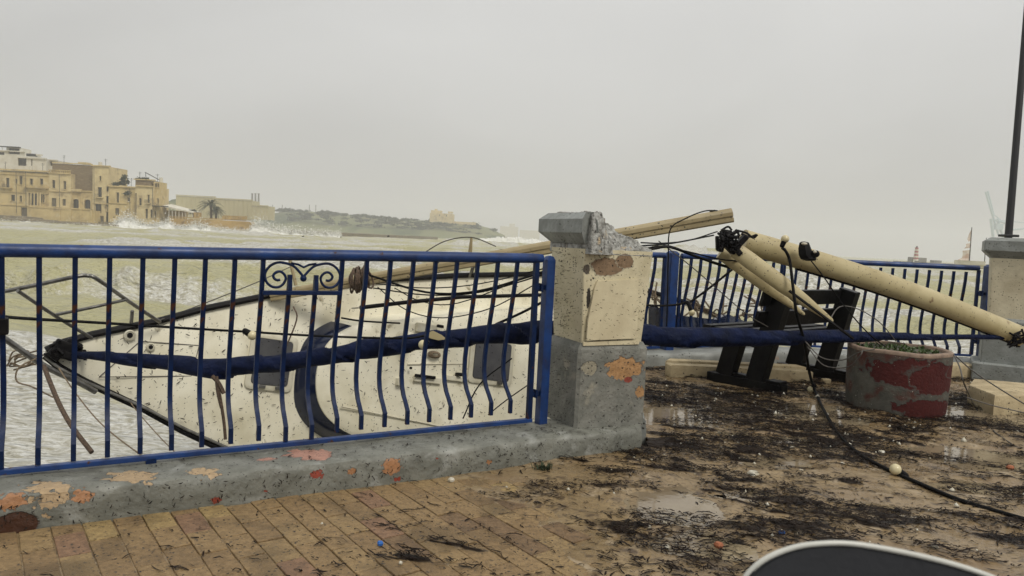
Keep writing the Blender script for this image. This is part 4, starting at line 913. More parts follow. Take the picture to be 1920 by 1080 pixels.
# ------------------------------------------------------------------ string lights and loose wires
def bulb(root, socket, tip, dep, r=.028):
    a, c = D(*socket, dep), D(*tip, dep); t = (c - a) / np.linalg.norm(c - a)
    MB().tube([a - t * .01, a, c - t * r * .7, c - t * r * .6], [.014, .021, .024, .02], 9).build('socket', M['black'], root, auto=40)
    MB().ball(c, r, 14, 9).build('bulb', M['bulb'], root, smooth=True)
def wire(name, pts, r, label, cat, mt_='wire', bulbs=(), n=5, sm=5, ground=False, group=None):
    w_ = [D(*p) if len(p) == 3 and p[2] > .5 else G(p[0], p[1], p[2]) for p in pts]
    root = thing(name, w_[0], label, cat, group); MB().tube(spline(w_, sm), r, n).build('cable', M[mt_], root, auto=60)
    for bq in bulbs: bulb(root, *bq)
    return root
wire('string_light', [(8, 594, 3.5), (60, 598, 3.7), (200, 606, 4.2), (375, 617, 4.8), (464, 622, 5.0), (560, 628, 5.15), (678, 633, 5.3), (763, 634, 5.36), (798, 629, 5.42)], .0085,
     'black string light with two pale bulbs running across the yacht deck', 'string light', bulbs=[((458, 620), (473, 629), 4.98, .032), ((801, 640), (793, 646), 5.33, .034)])
wire('string_light', [(1467, 465, 6.55), (1474, 472, 6.5), (1481, 490, 6.5), (1486, 530, 6.45), (1494, 590, 6.4), (1508, 640, 6.6), (1517, 695, 6.95), (1524, 722, .10), (1532, 742, .035), (1545, 770, .032), (1570, 812, .030), (1610, 850, .028), (1660, 878, .028), (1720, 905, .028), (1800, 938, .026), (1880, 962, .026), (1960, 985, .026)], .0135,
     'thick black string light hanging over the mast and trailing across the mud', 'string light', bulbs=[((1466, 462), (1472, 448), 6.5, .036), ((1699, 893), (1679, 880), 4.66, .036), ((1528, 722), (1520, 731), 7.3, .036)], n=7)
wire('string_light', [(1190, 571, 7.6), (1235, 573, 7.6), (1270, 571, 7.6), (1290, 565, 7.6)], .012, 'short black string light with one bulb hanging on the far railing', 'string light', bulbs=[((1290, 567), (1297, 586), 7.6, .034)])
WG = 'loose rigging wires'
wire('wire', [(1200, 470, 5.7), (1230, 465, 6.2), (1256, 463, 6.5), (1300, 479, 6.6), (1345, 495, 6.7), (1400, 512, 6.75), (1460, 540, 6.8)], .014, 'thick black cable running from the pillar under the fallen mast', 'cable')
wire('wire', [(1200, 468, 5.7), (1240, 462, 6.2), (1290, 472, 6.5), (1350, 486, 6.6), (1395, 490, 6.7)], .007, 'thin black wire just above the thick cable by the broken pillar', 'wire')
wire('wire', [(1202, 461, 5.6), (1260, 456, 6.0), (1338, 441, 6.5)], .007, 'thin taut wire from the broken pillar to the mast end', 'wire')
wire('wire', [(1202, 455, 5.6), (1240, 456, 6.1), (1290, 451, 6.4), (1345, 434, 6.5)], .006, 'upper slack wire from the broken pillar to the mast end', 'wire')
wire('wire', [(1345, 395, 6.65), (1320, 396, 6.6), (1285, 410, 6.55), (1257, 430, 6.5), (1253, 480, 6.5), (1252, 540, 6.5), (1250, 612, 6.5)], .006, 'thin black wire looping off the boom end down past the blue post', 'wire')
wire('wire', [(1235, 452, 6.4), (1300, 503, 6.7), (1395, 585, 7.0), (1440, 613, 7.1)], .005, 'thin grey wire slanting across the far railing', 'wire', 'wireg')
wire('rod', [(1293, 567, 8.2), (1330, 540, 8.2), (1379, 500, 8.2)], .014, 'black rod slanting upwards across the far railing', 'rod')
wire('wire', [(1520, 488, 6.62), (1545, 520, 6.6), (1580, 570, 6.6), (1625, 622, 6.7), (1660, 650, 6.7)], .006, 'thin black wire hanging from the mast lamp', 'wire')
wire('rope', [(1480, 545, 6.5), (1520, 575, 6.4), (1560, 605, 6.3), (1600, 635, 6.3)], .013, 'dark rope slanting below the spreaders in front of the bench', 'rope', 'black')
wire('wire', [(1510, 640, 6.1), (1540, 670, 6.0), (1580, 675, 5.9), (1612, 660, 5.75), (1640, 655, 5.7)], .005, 'grey wire looping from the bench to the planter rim', 'wire', 'wireg')
wire('wire', [(1514, 650, 6.1), (1545, 685, 6.0), (1590, 688, 5.85), (1612, 668, 5.7), (1618, 655, 5.7)], .005, 'lower grey wire looping from the bench to the planter', 'wire', 'wireg')
wire('wire', [(1788, 665, 6.3), (1800, 690, 6.1), (1808, 720, 6.0), (1830, 765, .02), (1860, 805, .02), (1900, 835, .02)], .006, 'grey wire hanging from the planter rim to the mud', 'wire', 'wireg')
wire('wire', [(1792, 668, 6.3), (1830, 700, 6.3), (1900, 745, 6.3), (1960, 780, 6.3)], .006, 'taut grey wire passing above the square stone block', 'wire', 'wireg')
wire('wire', [(1812, 745, 6.0), (1860, 760, 6.0), (1930, 776, 6.0)], .005, 'pale thin wire across the side of the square stone block', 'wire', 'wireg')
wire('wire', [(1555, 600, 6.6), (1575, 575, 6.7), (1610, 580, 6.8), (1650, 605, 6.9), (1680, 640, 7.0)], .005, 'slack grey wire arching over the bench seat', 'wire', 'wireg')
for k, (pts_, r, lab) in enumerate(((((690, 515, 6.5), (800, 548, 6.4), (900, 545, 6.3), (1030, 506, 5.6)), .010, 'black stay sagging from the boom coil to the blue post'),
                                   (((700, 540, 6.5), (800, 553, 6.4), (900, 548, 6.3), (1030, 512, 5.6)), .006, 'lower thin stay sagging between the boom coil and the post'),
                                   (((705, 532, 6.5), (800, 540, 6.4), (900, 532, 6.3), (1030, 501, 5.6)), .005, 'upper thin stay between the boom coil and the post'),
                                   (((708, 538, 6.5), (760, 580, 6.4), (830, 596, 6.3), (920, 578, 6.2), (1000, 535, 6.0)), .005, 'slack thin line drooping over the coachroof'),
                                   (((740, 540, 6.6), (790, 565, 6.5), (860, 568, 6.4), (1000, 515, 6.0)), .005, 'thin line crossing the deck pole'),
                                   (((930, 608, 5.9), (975, 588, 5.8), (1022, 564, 5.6)), .011, 'black line slanting up from the furled sail to the post'),
                                   (((960, 672, 6.0), (900, 720, 6.0), (868, 785, 6.0)), .006, 'dark line hanging over the rear hatch'),
                                   (((1000, 715, 6.0), (950, 750, 6.0), (915, 778, 6.0)), .005, 'thin line near the foot of the hinged railing end'))):
    wire('wire', list(pts_), r, lab, 'wire')
wire('wire', [(640, 596, 6.3), (680, 602, 6.3), (750, 606, 6.5)], .008, 'barbed-looking dark line across the front of the coachroof', 'wire')
wire('rope', [(550, 575, 6.4), (556, 600, 6.35), (530, 665, 6.3), (520, 690, 6.3)], .007, 'brown rope hanging from the boom foot over the hatch', 'rope', 'rope')
wire('rope', [(82, 686, 5.2), (95, 720, 5.1), (112, 760, 5.0), (135, 800, 4.9), (172, 848, 4.8)], .016, 'thick brown mooring rope hanging from the bow into the surf', 'rope', 'rope', n=7)
wire('rope', [(110, 690, 5.3), (140, 735, 5.2), (190, 795, 5.0), (260, 850, 4.8), (320, 885, 4.6)], .005, 'thin tan line trailing from the bow towards the wall', 'rope', 'ropel')
wire('rope', [(68, 672, 5.4), (35, 690, 5.3), (32, 715, 5.3), (60, 725, 5.3), (100, 745, 5.3)], .006, 'tan line looping in the water by the bow', 'rope', 'ropel')
wire('rope', [(245, 755, 5.4), (260, 775, 5.3), (300, 820, 5.0), (330, 850, 4.8)], .004, 'thin line hanging from the lower deck edge', 'rope', 'ropel')
wire('wire', [(300, 600, 6.1), (380, 570, 7), (480, 530, 8), (545, 500, 9)], .006, 'thin lifeline wire rising from the pulpit', 'wire', 'wireg')

# ------------------------------------------------------------------ bench (its back to the promenade)
bla, blb, bra, brb = G(1325, 717), G(1474, 740), G(1465, 697), G(1590, 720)
fd = (blb - bla); fd /= np.linalg.norm(fd); ad = ((bra + brb) - (bla + blb)) / 2; LA = np.linalg.norm(ad); ad /= LA
fd = fd - ad * (fd @ ad); fd /= np.linalg.norm(fd); bo = (bla + blb) / 2      # fd: from the sea side to the promenade side
bench = thing('bench', bo, 'black park bench with two backrest boards under the fallen mast, facing the sea', 'bench')
ZZ = V3((0, 0, 1))
def brick_(c, sz, ax, name, parent=bench, bev=.008):
    b = MB(); b.box(c, sz, ax, bev); return b.build(name, M['bench'], parent)
def limb(a, c, w_, d_, name, across):
    t = (c - a); Lq = np.linalg.norm(t); t /= Lq; n_ = np.cross(across, t); n_ /= np.linalg.norm(n_); return brick_((a + c) / 2, (Lq, d_, w_), (t, across, n_), name)
for q_ in (0, LA):
    o = bo + ad * q_
    brick_(o + ZZ * .06, (.86, .13, .10), (fd, ad, ZZ), 'foot')
    brick_(o + fd * .34 + ZZ * .125, (.15, .14, .035), (fd, ad, ZZ), 'foot_cap')
    brick_(o + fd * .0 + ZZ * .128, (.30, .10, .03), (fd, ad, ZZ), 'foot_rail')
    limb(o - fd * .24 + ZZ * .10, o - fd * .12 + ZZ * .56, .185, .12, 'front_leg', ad)
    limb(o + fd * .12 + ZZ * .10, o + fd * .34 + ZZ * 1.03, .19, .12, 'rear_leg', ad)
    limb(o - fd * .28 + ZZ * .53, o + fd * .22 + ZZ * .47, .10, .09, 'seat_bearer', ad)
mid = bo + ad * LA / 2
for k in range(4):
    c = mid - fd * (.36 - .135 * k) + ZZ * (.60 - .012 * k); brick_(c, (LA + .42, .115, .04), (ad, fd, ZZ), 'seat_board')
sl_ = fd * .22 + ZZ * .92; sl_ /= np.linalg.norm(sl_); nb = np.cross(ad, sl_)
for z in (.74, .95):
    c = mid + fd * (.12 + .24 * (z - .1)) + ZZ * z - fd * .08; brick_(c, (LA + .40, .04, .16), (ad, nb, sl_), 'backrest_board')

# ------------------------------------------------------------------ stone blocks, planter
def block(poly, z1, label, seed, n_sub=8):
    cen = sum(V3((x, y, 0)) for x, y in poly) / len(poly); root = thing('stone_block', cen, label, 'stone block')
    r0 = [V3((x, y, 0)) for x, y in poly]
    def ins(f, z): return [cen + (p - cen) * f + V3((0, 0, z)) for p in r0]
    rough_solid([subring(ins(1, -.01), n_sub), subring(ins(1, z1 - .012), n_sub), subring(ins(.985, z1), n_sub), subring(ins(.6, z1 + .002), n_sub), subring(ins(.1, z1 + .002), n_sub)], seed, .02, 'slab', M['limestone'], root, zs=3); return root
def quad(a, c, dep, ex=0):
    d = c - a; d /= np.linalg.norm(d); n = V3((-d[1], d[0], 0)); return [tuple((a)[:2]), tuple(c[:2]), tuple((c + n * dep)[:2]), tuple((a + n * dep)[:2])]
a_, c_ = G(1252, 709), G(1640, 728); a_[2] = c_[2] = 0; d_ = (c_ - a_) / np.linalg.norm(c_ - a_); n_ = V3((-d_[1], d_[0], 0))
block([tuple(x[:2]) for x in (a_ + d_ * .03, a_ + d_ * 1.55, a_ + d_ * 1.5 + n_ * .17, a_ - d_ * .0 + n_ * .15)], .145, 'long cream stone block behind the left legs of the bench', 3)
block([tuple(x[:2]) for x in (a_ + n_ * .175, a_ + d_ * 1.55 + n_ * .19, a_ + d_ * 1.5 + n_ * .33, a_ + n_ * .33 + d_ * .08)], .165, 'second cream stone block just behind the long block', 5)
a_, c_ = G(1770, 712), G(1829, 712); block([tuple(x[:2]) for x in (a_ - (c_ - a_) * 1.0, c_, c_ + V3((.05, .25, 0)), a_ + V3((.0, .3, 0)))], .17, 'small cream stone block between planter and right pillar', 7)
a_, c_, e_ = G(1813, 758), G(1862, 779), G(1935, 776); block([tuple(x[:2]) for x in (a_, c_, e_ + V3((.45, .05, 0)), e_ + V3((.62, .55, 0)), a_ + V3((.32, .42, 0)))], .19, 'thick square stone block at the right edge', 9)
b = MB(); p = G(1548, 722); b.box(p + V3((0, 0, .035)), (.09, .06, .07), bev=.01); o = b.build('stone_chip', M['limestone'], origin=p); tag(o, 'small pale stone chip under the bench', 'stone')

pc_ = V3((3.605, 6.72, 0)); pl = thing('planter', pc_, 'round concrete planter with peeling red paint, full of weeds', 'planter')
prf = [(.408, -.01), (.418, .05), (.426, .20), (.432, .40), (.435, .555)]
def circ(r, z, n=56): return [pc_ + V3((r * math.cos(6.2832 * k / n), r * math.sin(6.2832 * k / n), z + .004 * math.sin(5 * 6.2832 * k / n))) for k in range(n)]
MB().loft([circ(r, z) for r, z in prf]).build('tub', M['planter'], pl, auto=40)
MB().loft([circ(.436, .552), circ(.438, .575), circ(.428, .585), circ(.396, .586), circ(.384, .575), circ(.382, .48)], cap=False).build('rim', M['rim'], pl, auto=50)
MB().loft([circ(.383, .50), circ(.2, .53), circ(.02, .54)]).build('soil', M['soil'], pl)
vs = []; fs = []
for k in range(900):
    r = .37 * math.sqrt(random.random()); t = random.uniform(0, 6.283); p = pc_ + V3((r * math.cos(t), r * math.sin(t), .52)); L_ = random.uniform(.03, .11); a = random.uniform(0, 6.283); el = random.uniform(.1, 1.3)
    d_ = V3((math.cos(a) * math.cos(el), math.sin(a) * math.cos(el), math.sin(el))); s_ = V3((-math.sin(a), math.cos(a), 0)) * random.uniform(.006, .018)
    b0 = len(vs); vs += [p, p + d_ * L_ * .5 + s_ + V3((0, 0, .01)), p + d_ * L_ + V3((0, 0, -.01)), p + d_ * L_ * .5 - s_ + V3((0, 0, .01))]; fs.append((b0, b0 + 1, b0 + 2, b0 + 3))
b = MB(); b.v = [tuple(q) for q in vs]; b.f = fs; wd_ = b.build('weed_plant', M['leaf'], origin=pc_ + V3((0, 0, .52))); tag(wd_, 'low green weeds growing in the round planter', 'weeds', kind='stuff')
p = G(1020, 884); vs = []; fs = []
for k in range(170):
    a = random.uniform(0, 6.283); el = random.uniform(.15, 1.2); L_ = random.uniform(.02, .075); q = p + V3((random.gauss(0, .022), random.gauss(0, .014), .004)); d_ = V3((math.cos(a) * math.cos(el), math.sin(a) * math.cos(el), math.sin(el))); s_ = V3((-math.sin(a), math.cos(a), 0)) * .004
    b0 = len(vs); vs += [q - s_, q + s_, q + d_ * L_ * .6 + s_, q + d_ * L_ + V3((0, 0, -.008)), q + d_ * L_ * .6 - s_]; fs.append((b0, b0 + 1, b0 + 2, b0 + 3, b0 + 4))
b = MB(); b.v = [tuple(q) for q in vs]; b.f = fs; o = b.build('weed_tuft', M['leafd'], origin=p); tag(o, 'small dark green weed tuft at the foot of the kerb', 'weed')
# small countable rubbish
for (px, py, s_, m_, nm, lab, cat) in ((1392, 912, .022, 'orange', 'brick_fragment', 'orange brick fragment below the pale puddle patch', 'brick fragment'), (1347, 1028, .022, 'orange', 'brick_fragment', 'orange brick fragment close to the car mirror', 'brick fragment'), (1895, 881, .024, 'orange', 'brick_fragment', 'red brick fragment at the far right edge', 'brick fragment'),
                                      (1465, 1004, .016, 'bluebit', 'plastic_scrap', 'blue plastic scrap on the mud above the car mirror', 'scrap'), (712, 1024, .014, 'bluebit', 'plastic_scrap', 'blue plastic scrap on the pavers among seaweed', 'scrap'),
                                      (1652, 852, .022, 'litter', 'foam_piece', 'small white foam piece beside the trailing cable', 'foam piece'), (1485, 845, .022, 'litter', 'foam_piece', 'ragged white foam piece in the middle of the mud', 'foam piece'), (1412, 895, .034, 'litter', 'foam_piece', 'large pale foam flake lying in the mud', 'foam piece'), (846, 904, .018, 'litter', 'foam_piece', 'white foam piece on the pavers by the kerb', 'foam piece'), (1145, 914, .016, 'litter', 'foam_piece', 'white foam piece right of the weed tuft', 'foam piece'), (1750, 1032, .02, 'litter', 'foam_piece', 'white foam piece near the lower right mirror edge', 'foam piece'), (1502, 887, .016, 'litter', 'foam_piece', 'tiny pale foam piece amid the wet mud', 'foam piece')):
    p = G(px, py); b = MB(); n_ = 7; rr_ = [s_ * random.uniform(.7, 1.35) for _ in range(n_)]
    b.loft([[p + V3((rr_[k] * f * math.cos(6.283 * k / n_), rr_[k] * f * .8 * math.sin(6.283 * k / n_), z)) for k in range(n_)] for f, z in ((.8, .004), (1, .010 + s_ * .3), (.7, .012 + s_ * .75))]); o = b.build(nm, M[m_], origin=p); tag(o, lab, cat)

# ------------------------------------------------------------------ car mirror in the near corner
mr = thing('wing_mirror', D(1640, 1180, .80), 'dark grey car wing mirror with a pale rim at the bottom right corner', 'car mirror')
oc = [(1386, 1120), (1398, 1082), (1432, 1050), (1480, 1029), (1530, 1020), (1600, 1020), (1700, 1037), (1800, 1062), (1880, 1092), (1930, 1130), (1930, 1240), (1880, 1290), (1600, 1300), (1430, 1270), (1388, 1190)]
def closed(pts, n=5):
    P = [V3((*p, 0)) for p in pts]; out = []
    for i in range(len(P)):
        a, b_, c, d = P[i - 1], P[i], P[(i + 1) % len(P)], P[(i + 2) % len(P)]
        for k in range(n):
            t = k / n; out.append(.5 * (2 * b_ + (c - a) * t + (2 * a - 5 * b_ + 4 * c - d) * t * t + (3 * b_ - a - 3 * c + d) * t ** 3))
    return out
oo = closed(oc); cen_ = V3((1655, 1160, 0))
def mring(f, dep): return [D(*(cen_ + (p - cen_) * f)[:2], dep) for p in oo]
MB().loft([mring(.99, .80), mring(1.0, .82), mring(.97, .87), mring(.86, .92), mring(.5, .95), mring(.05, .96)]).build('housing', M['carplastic'], mr, auto=50)
b = MB(); rp = mring(1.0, .80); b.tube(rp + rp[:1], .0032, 8); b.build('rim', M['carrim'], mr, auto=60)
MB().loft([mring(.985, .797), mring(.80, .812), mring(.70, .83), mring(.66, .83)], cap=False).build('bezel', M['carplastic'], mr, auto=60)
MB().loft([mring(.69, .834), mring(.02, .834)]).build('recess_back', M['black'], mr)  # plain dark backing of the recess, in place of reflecting glass
pA = D(1900, 1230, .86); MB().tube([pA, pA + V3((.10, -.02, -.06)), pA + V3((.2, -.10, -.16))], [.035, .03, .04], 10).build('mount_arm', M['carplastic'], mr, auto=60)
b = MB(); b.box(pA + V3((.26, -.45, -.52)), (.10, 1.3, .80), bev=.03); b.build('door_panel', M['carplastic'], mr)

# ------------------------------------------------------------------ far shore
def xz(px, py, Y): p = YP(px, py, Y); return p[0], p[2]
def facade(root, px0, px1, pyt, pyb, Y, holes, mt_, depth=9, name='wall', panes='pane', wkind='window', side=True):
    """wall with real openings; holes in photo pixels: (x0, x1, y0, y1, kind)"""
    x0, zt = xz(px0, pyt, Y); x1, _ = xz(px1, pyt, Y); _, zb = xz((px0 + px1) / 2, pyb, Y)
    H = []
    for (a, c, t, bt, kd) in holes:
        cx, cz = xz((a + c) / 2, (t + bt) / 2, Y); k = Y / FPX; H.append((cx - (c - a) / 2 * k, cx + (c - a) / 2 * k, cz - (bt - t) / 2 * k, cz + (bt - t) / 2 * k, kd))
    xs = sorted({x0, x1, *[h[0] for h in H], *[h[1] for h in H]}); zs = sorted({zb, zt, *[h[2] for h in H], *[h[3] for h in H]})
    b = MB(); RD = .55
    for i in range(len(xs) - 1):
        for j in range(len(zs) - 1):
            cx, cz = (xs[i] + xs[i + 1]) / 2, (zs[j] + zs[j + 1]) / 2
            if any(h[0] < cx < h[1] and h[2] < cz < h[3] for h in H): continue
            b.add([(xs[i], Y, zs[j]), (xs[i + 1], Y, zs[j]), (xs[i + 1], Y, zs[j + 1]), (xs[i], Y, zs[j + 1])], [(0, 1, 2, 3)])
    for (a, c, t, u, kd) in H:
        b.add([(a, Y, t), (c, Y, t), (c, Y, u), (a, Y, u), (a, Y + RD, t), (c, Y + RD, t), (c, Y + RD, u), (a, Y + RD, u)], [(0, 4, 5, 1), (1, 5, 6, 2), (2, 6, 7, 3), (3, 7, 4, 0)])
    b.add([(x0, Y, zb), (x1, Y, zb), (x1, Y, zt), (x0, Y, zt), (x0, Y + depth, zb), (x1, Y + depth, zb), (x1, Y + depth, zt), (x0, Y + depth, zt)], [(1, 5, 6, 2), (3, 2, 6, 7), (4, 0, 3, 7), (5, 4, 7, 6)])
    b.build(name, mt_, root)
    for (a, c, t, u, kd) in H:
        cx, w_, h_ = (a + c) / 2, c - a, u - t
        if kd == 'arch':
            q = MB()
            for sg in (-1, 1):
                q.plate([(cx + sg * w_ / 2, Y - .01, u), (cx + sg * w_ / 2, Y - .01, u - w_ * .38), (cx + sg * w_ * .42, Y - .01, u - w_ * .18), (cx + sg * w_ * .25, Y - .01, u - w_ * .05), (cx + sg * .01, Y - .01, u)], (0, 1, 0), .45)
            q.build('arch_spandrel', mt_, root)
        fr = MB(); fw_ = .10
        for (cc, sz_) in (((cx, Y + .42, u - fw_ / 2), (w_, .08, fw_)), ((cx, Y + .42, t + fw_ / 2), (w_, .08, fw_)), ((a + fw_ / 2, Y + .42, (t + u) / 2), (fw_, .08, h_ - 2 * fw_)), ((c - fw_ / 2, Y + .42, (t + u) / 2), (fw_, .08, h_ - 2 * fw_)), ((cx, Y + .43, (t + u) / 2), (.07, .06, h_ - 2 * fw_))):
            fr.box(cc, sz_)
        wo_ = fr.build(wkind, M['shut'], root)
        pn = MB(); pn.box((cx, Y + .50, (t + u) / 2), (w_, .05, h_)); pn.build('shutter' if kd == 'shut' else 'pane', M['shut'] if kd == 'shut' else M['pane'], wo_)
        if kd == 'balc':
            bq = MB(); bq.box((cx, Y - .55, t - .12), (w_ + 1.2, 1.1, .24)); bo_ = bq.build('balcony', mt_, root)
            rq = MB(); rq.box((cx, Y - 1.05, t + 1.0), (w_ + 1.2, .06, .07))
            for k in range(9): rq.box((cx - (w_ + 1.1) / 2 + (w_ + 1.1) * k / 8, Y - 1.05, t + .5), (.06, .05, 1.0))
            rq.build('balustrade', M['iron'], bo_)
        if kd in ('win', 'balc', 'arch') and h_ > 1.0:
            sr = MB(); sr.box((a - .16, Y - .05, (t + u) / 2), (.26, .14, h_ + .3)); sr.box((c + .16, Y - .05, (t + u) / 2), (.26, .14, h_ + .3)); sr.box((cx, Y - .05, u + .16), (w_ + .05, .14, .26)); sr.build('window_surround', M['stone2'], root)
        if kd in ('sill', 'win', 'arch'):
            sq = MB(); sq.box((cx, Y - .08, t - .1), (w_ + .5, .3, .18)); sq.build('window_sill', mt_, root)
    return (x0, x1, zb, zt)
def ledge(root, px0, px1, py, Y, h=.35, out=.35, mt_='stone', name='cornice'):
    x0, z = xz(px0, py, Y); x1, z1 = xz(px1, py, Y); b = MB(); b.box(((x0 + x1) / 2, Y - out / 2 + .05, (z + z1) / 2), (x1 - x0, out + .1, h)); b.build(name, M[mt_], root)
YB = 250.
def place(px, py, Y): p = YP(px, py, Y); return (p[0], p[1], p[2])
def cA(x): return x / 5.683
def cy(y): return 250 + y / 5.683
def hA(x0, x1, y0, y1, k='win'): return (cA(x0), cA(x1), cy(y0), cy(y1), k)
def hB(x0, x1, y0, y1, k='win'): return (180 + x0 / 7.2, 180 + x1 / 7.2, 300 + y0 / 7.2, 300 + y1 / 7.2, k)

r = thing('palazzo', place(40, 412, YB), 'ochre waterfront palazzo with balconies and a columned loggia at the far left', 'building')
facade(r, -70, 92, 318, 412, YB, [hA(65, 100, 475, 580, 'balc'), hA(165, 185, 485, 535), hA(207, 240, 455, 545), hA(317, 350, 483, 562, 'win'), hA(425, 460, 483, 562), hA(118, 160, 655, 720), hA(210, 235, 665, 730), hA(310, 405, 640, 765, 'open'), hA(422, 447, 650, 735), hA(456, 476, 655, 735), hA(443, 497, 840, 910, 'shut'), hA(222, 290, 790, 885, 'shut'), (-40, -33, 335, 350, 'win'), (-20, -13, 335, 350, 'win'), (-35, -25, 365, 380, 'win')], M['stone'], 10)
ledge(r, -70, 92, 318, YB, .5, .6); ledge(r, -70, 92, 326, YB, .25, .3); ledge(r, -70, 92, 359, YB, .3, .3); ledge(r, 46, 92, 352, YB, .3, 1.2, name='balcony'); ledge(r, 0, 24, 352, YB, .3, 1.0, name='balcony'); ledge(r, -70, 92, 384, YB, .25, .25)
for x in (300, 335, 370, 405, 435):
    cx, cz = xz(cA(x), cy(705), YB); MB().tube([(cx, YB - .25, cz - 2.2), (cx, YB - .25, cz + 2.4)], .22, 8).build('column', M['stone2'], r)
for k in range(22):
    cx, cz = xz(47 + 45 * k / 21, 349, YB); b = MB(); b.box((cx, YB - 1.2, cz), (.18, .15, .9)); b.build('baluster', M['stone'], r)
r = thing('terraced_house', place(112, 412, YB), 'low ochre house with two tall windows beside the palazzo', 'building')
facade(r, 92, 133, 324, 412, YB, [hA(557, 588, 498, 583), hA(677, 705, 510, 595), hA(548, 600, 690, 780, 'shut'), hA(665, 700, 700, 770, 'shut')], M['stone2'], 10)
ledge(r, 92, 133, 325, YB, .4, .4); ledge(r, 92, 133, 359, YB, .3, .3)
for k in range(12):
    cx, cz = xz(93 + 38 * k / 11, 322, YB); b = MB(); b.box((cx, YB + .1, cz + .0), (.3, .3, .9)); b.build('baluster', M['stone'], r)
ledge(r, 92, 133, 319.5, YB, .22, .3)
r = thing('tower_house', place(170, 416, YB), 'tall ochre house with a blank brown side wall and arched windows', 'building')
facade(r, 98, 174, 306.5, 356, YB + 2.5, [], M['brownwall'], 12, 'party_wall')
facade(r, 133, 174, 356, 412, YB + 1.2, [hA(775, 840, 700, 800, 'arch'), hA(900, 965, 705, 805, 'arch')], M['stone'], 8, 'wing_wall')
ledge(r, 133, 154, 357, YB + 1.2, .9, .8, name='balcony'); ledge(r, 154, 174, 359, YB + 1.2, .3, .3)
facade(r, 174, 204, 311, 420, YB, [hA(1060, 1080, 455, 505), hA(1042, 1084, 575, 680, 'balc'), hA(1012, 1080, 750, 850, 'open'), hA(1035, 1105, 880, 945, 'shut'), hA(1130, 1147, 765, 825)], M['stone2'], 12, 'front_wall')
ledge(r, 172, 208, 311, YB, .35, .5); ledge(r, 98, 174, 306.5, YB + 2.5, .3, .3); ledge(r, 174, 204, 382, YB, .25, .25)
r = thing('retaining_wall', place(110, 418, YB), 'tan stone retaining wall at the foot of the waterfront houses', 'wall')
facade(r, 53, 178, 389, 420, YB - 3.0, [], M['stone'], 4.2, 'wall_body')
for x in (112, 132, 152, 172): ledge(r, x - 2, x + 2, 405, YB - 3, 4.5, .3, name='buttress')
ledge(r, 53, 178, 390, YB - 3, .35, .3, name='coping')
r = thing('cottage', place(228, 420, YB), 'low weathered ochre house with plants on its roof', 'building')
facade(r, 204, 256, 349, 420, YB, [hB(278, 310, 440, 575), hB(428, 462, 508, 562), hB(258, 312, 650, 740, 'shut'), hB(148, 165, 440, 480), hB(140, 160, 610, 690)], M['stone'], 10)
ledge(r, 202, 256, 350, YB, .4, .5); ledge(r, 204, 240, 381, YB, .3, .3)
r = thing('ruined_house', place(280, 420, YB), 'cracked ochre corner house with an iron balcony, nearest the surf', 'building')
facade(r, 255, 288, 349, 420, YB - 1.5, [hB(583, 616, 515, 612, 'arch'), hB(697, 723, 470, 580, 'balc'), hB(668, 700, 660, 790), hB(735, 762, 670, 780), hB(527, 548, 450, 740, 'open')], M['stone2'], 11)
facade(r, 254, 284, 337, 350, YB + .5, [], M['brownwall'], 8, 'roof_room'); ledge(r, 252, 292, 337, YB + .5, .35, .5); ledge(r, 255, 288, 349, YB - 1.5, .4, .5)
facade(r, 288, 300, 341, 420, YB - .5, [(290.5, 293, 344, 351, 'win'), (295, 298, 344, 351, 'win'), (290.5, 293, 396, 408, 'win'), (295, 297.5, 372, 382, 'win')], M['stone'], 5, 'side_wall')
ledge(r, 291, 316, 387, YB - .5, .3, 2.2, 'iron', 'balcony')
cx, cz = xz(285, 333, YB); b = MB(); b.tube([(cx - 2, YB, cz - 1), (cx - 2.2, YB, cz + 1.6)], .1, 5); b.tube([(cx - 2.4, YB, cz + 1.7), (cx + 2.4, YB, cz - .6)], .14, 5); b.build('roof_frame', M['iron'], r)
# modern flats behind
for (x0, x1, yt, yb, Y, lab, hs) in ((-20, 47, 283, 320, 262, 'white modern penthouse with a dark glazed front, furthest left on the skyline', [(16, 37, 278 + 6, 289, 'open'), (-12, 8, 285, 290, 'open')]),
                                     (33, 87, 296, 322, 259, 'white modern flat with a recessed glazed balcony above the palazzo', [hA(190, 280, 265, 345, 'open'), hA(330, 345, 270, 345, 'open')]),
                                     (86, 108, 300, 322, 261, 'small white rooftop flat beside the brown party wall', [hA(500, 560, 300, 345, 'open')])):
    r = thing('modern_flat', place((x0 + x1) / 2, yb, Y), lab, 'building'); facade(r, x0, x1, yt, yb, Y, hs, M['white'], 9); ledge(r, x0 - 1, x1 + 1, yt, Y, .3, .6, 'white', 'roof_slab')
    if x0 == -20:
        facade(r, 12, 38, 276, 284, Y + 1, [(16, 36, 278, 284, 'open')], M['white'], 6, 'upper_room'); ledge(r, 10, 39, 276, Y + 1, .3, 1.2, 'iron', 'roof_slab')
        ledge(r, -20, 10, 274.5, Y + 1, .3, 1.2, 'iron', 'canopy')
        b = MB()
        for x in (-15, -5, 6): cx, cz = xz(x, 279, Y + 1); b.box((cx, Y + .6, cz), (.12, .12, 1.8))
        b.build('canopy_posts', M['white'], r)
    elif x0 == 33: ledge(r, 52, 70, 291, Y, .9, .8, 'iron', 'roof_screen'); ledge(r, 70, 80, 291, Y, .5, .8, 'white', 'roof_screen')
r = thing('rooftop_hut', place(153, 306, YB + 5), 'small pale rooftop hut on top of the tall house', 'building'); facade(r, 146, 162, 303.5, 307.5, YB + 5, [], M['stone2'], 3)

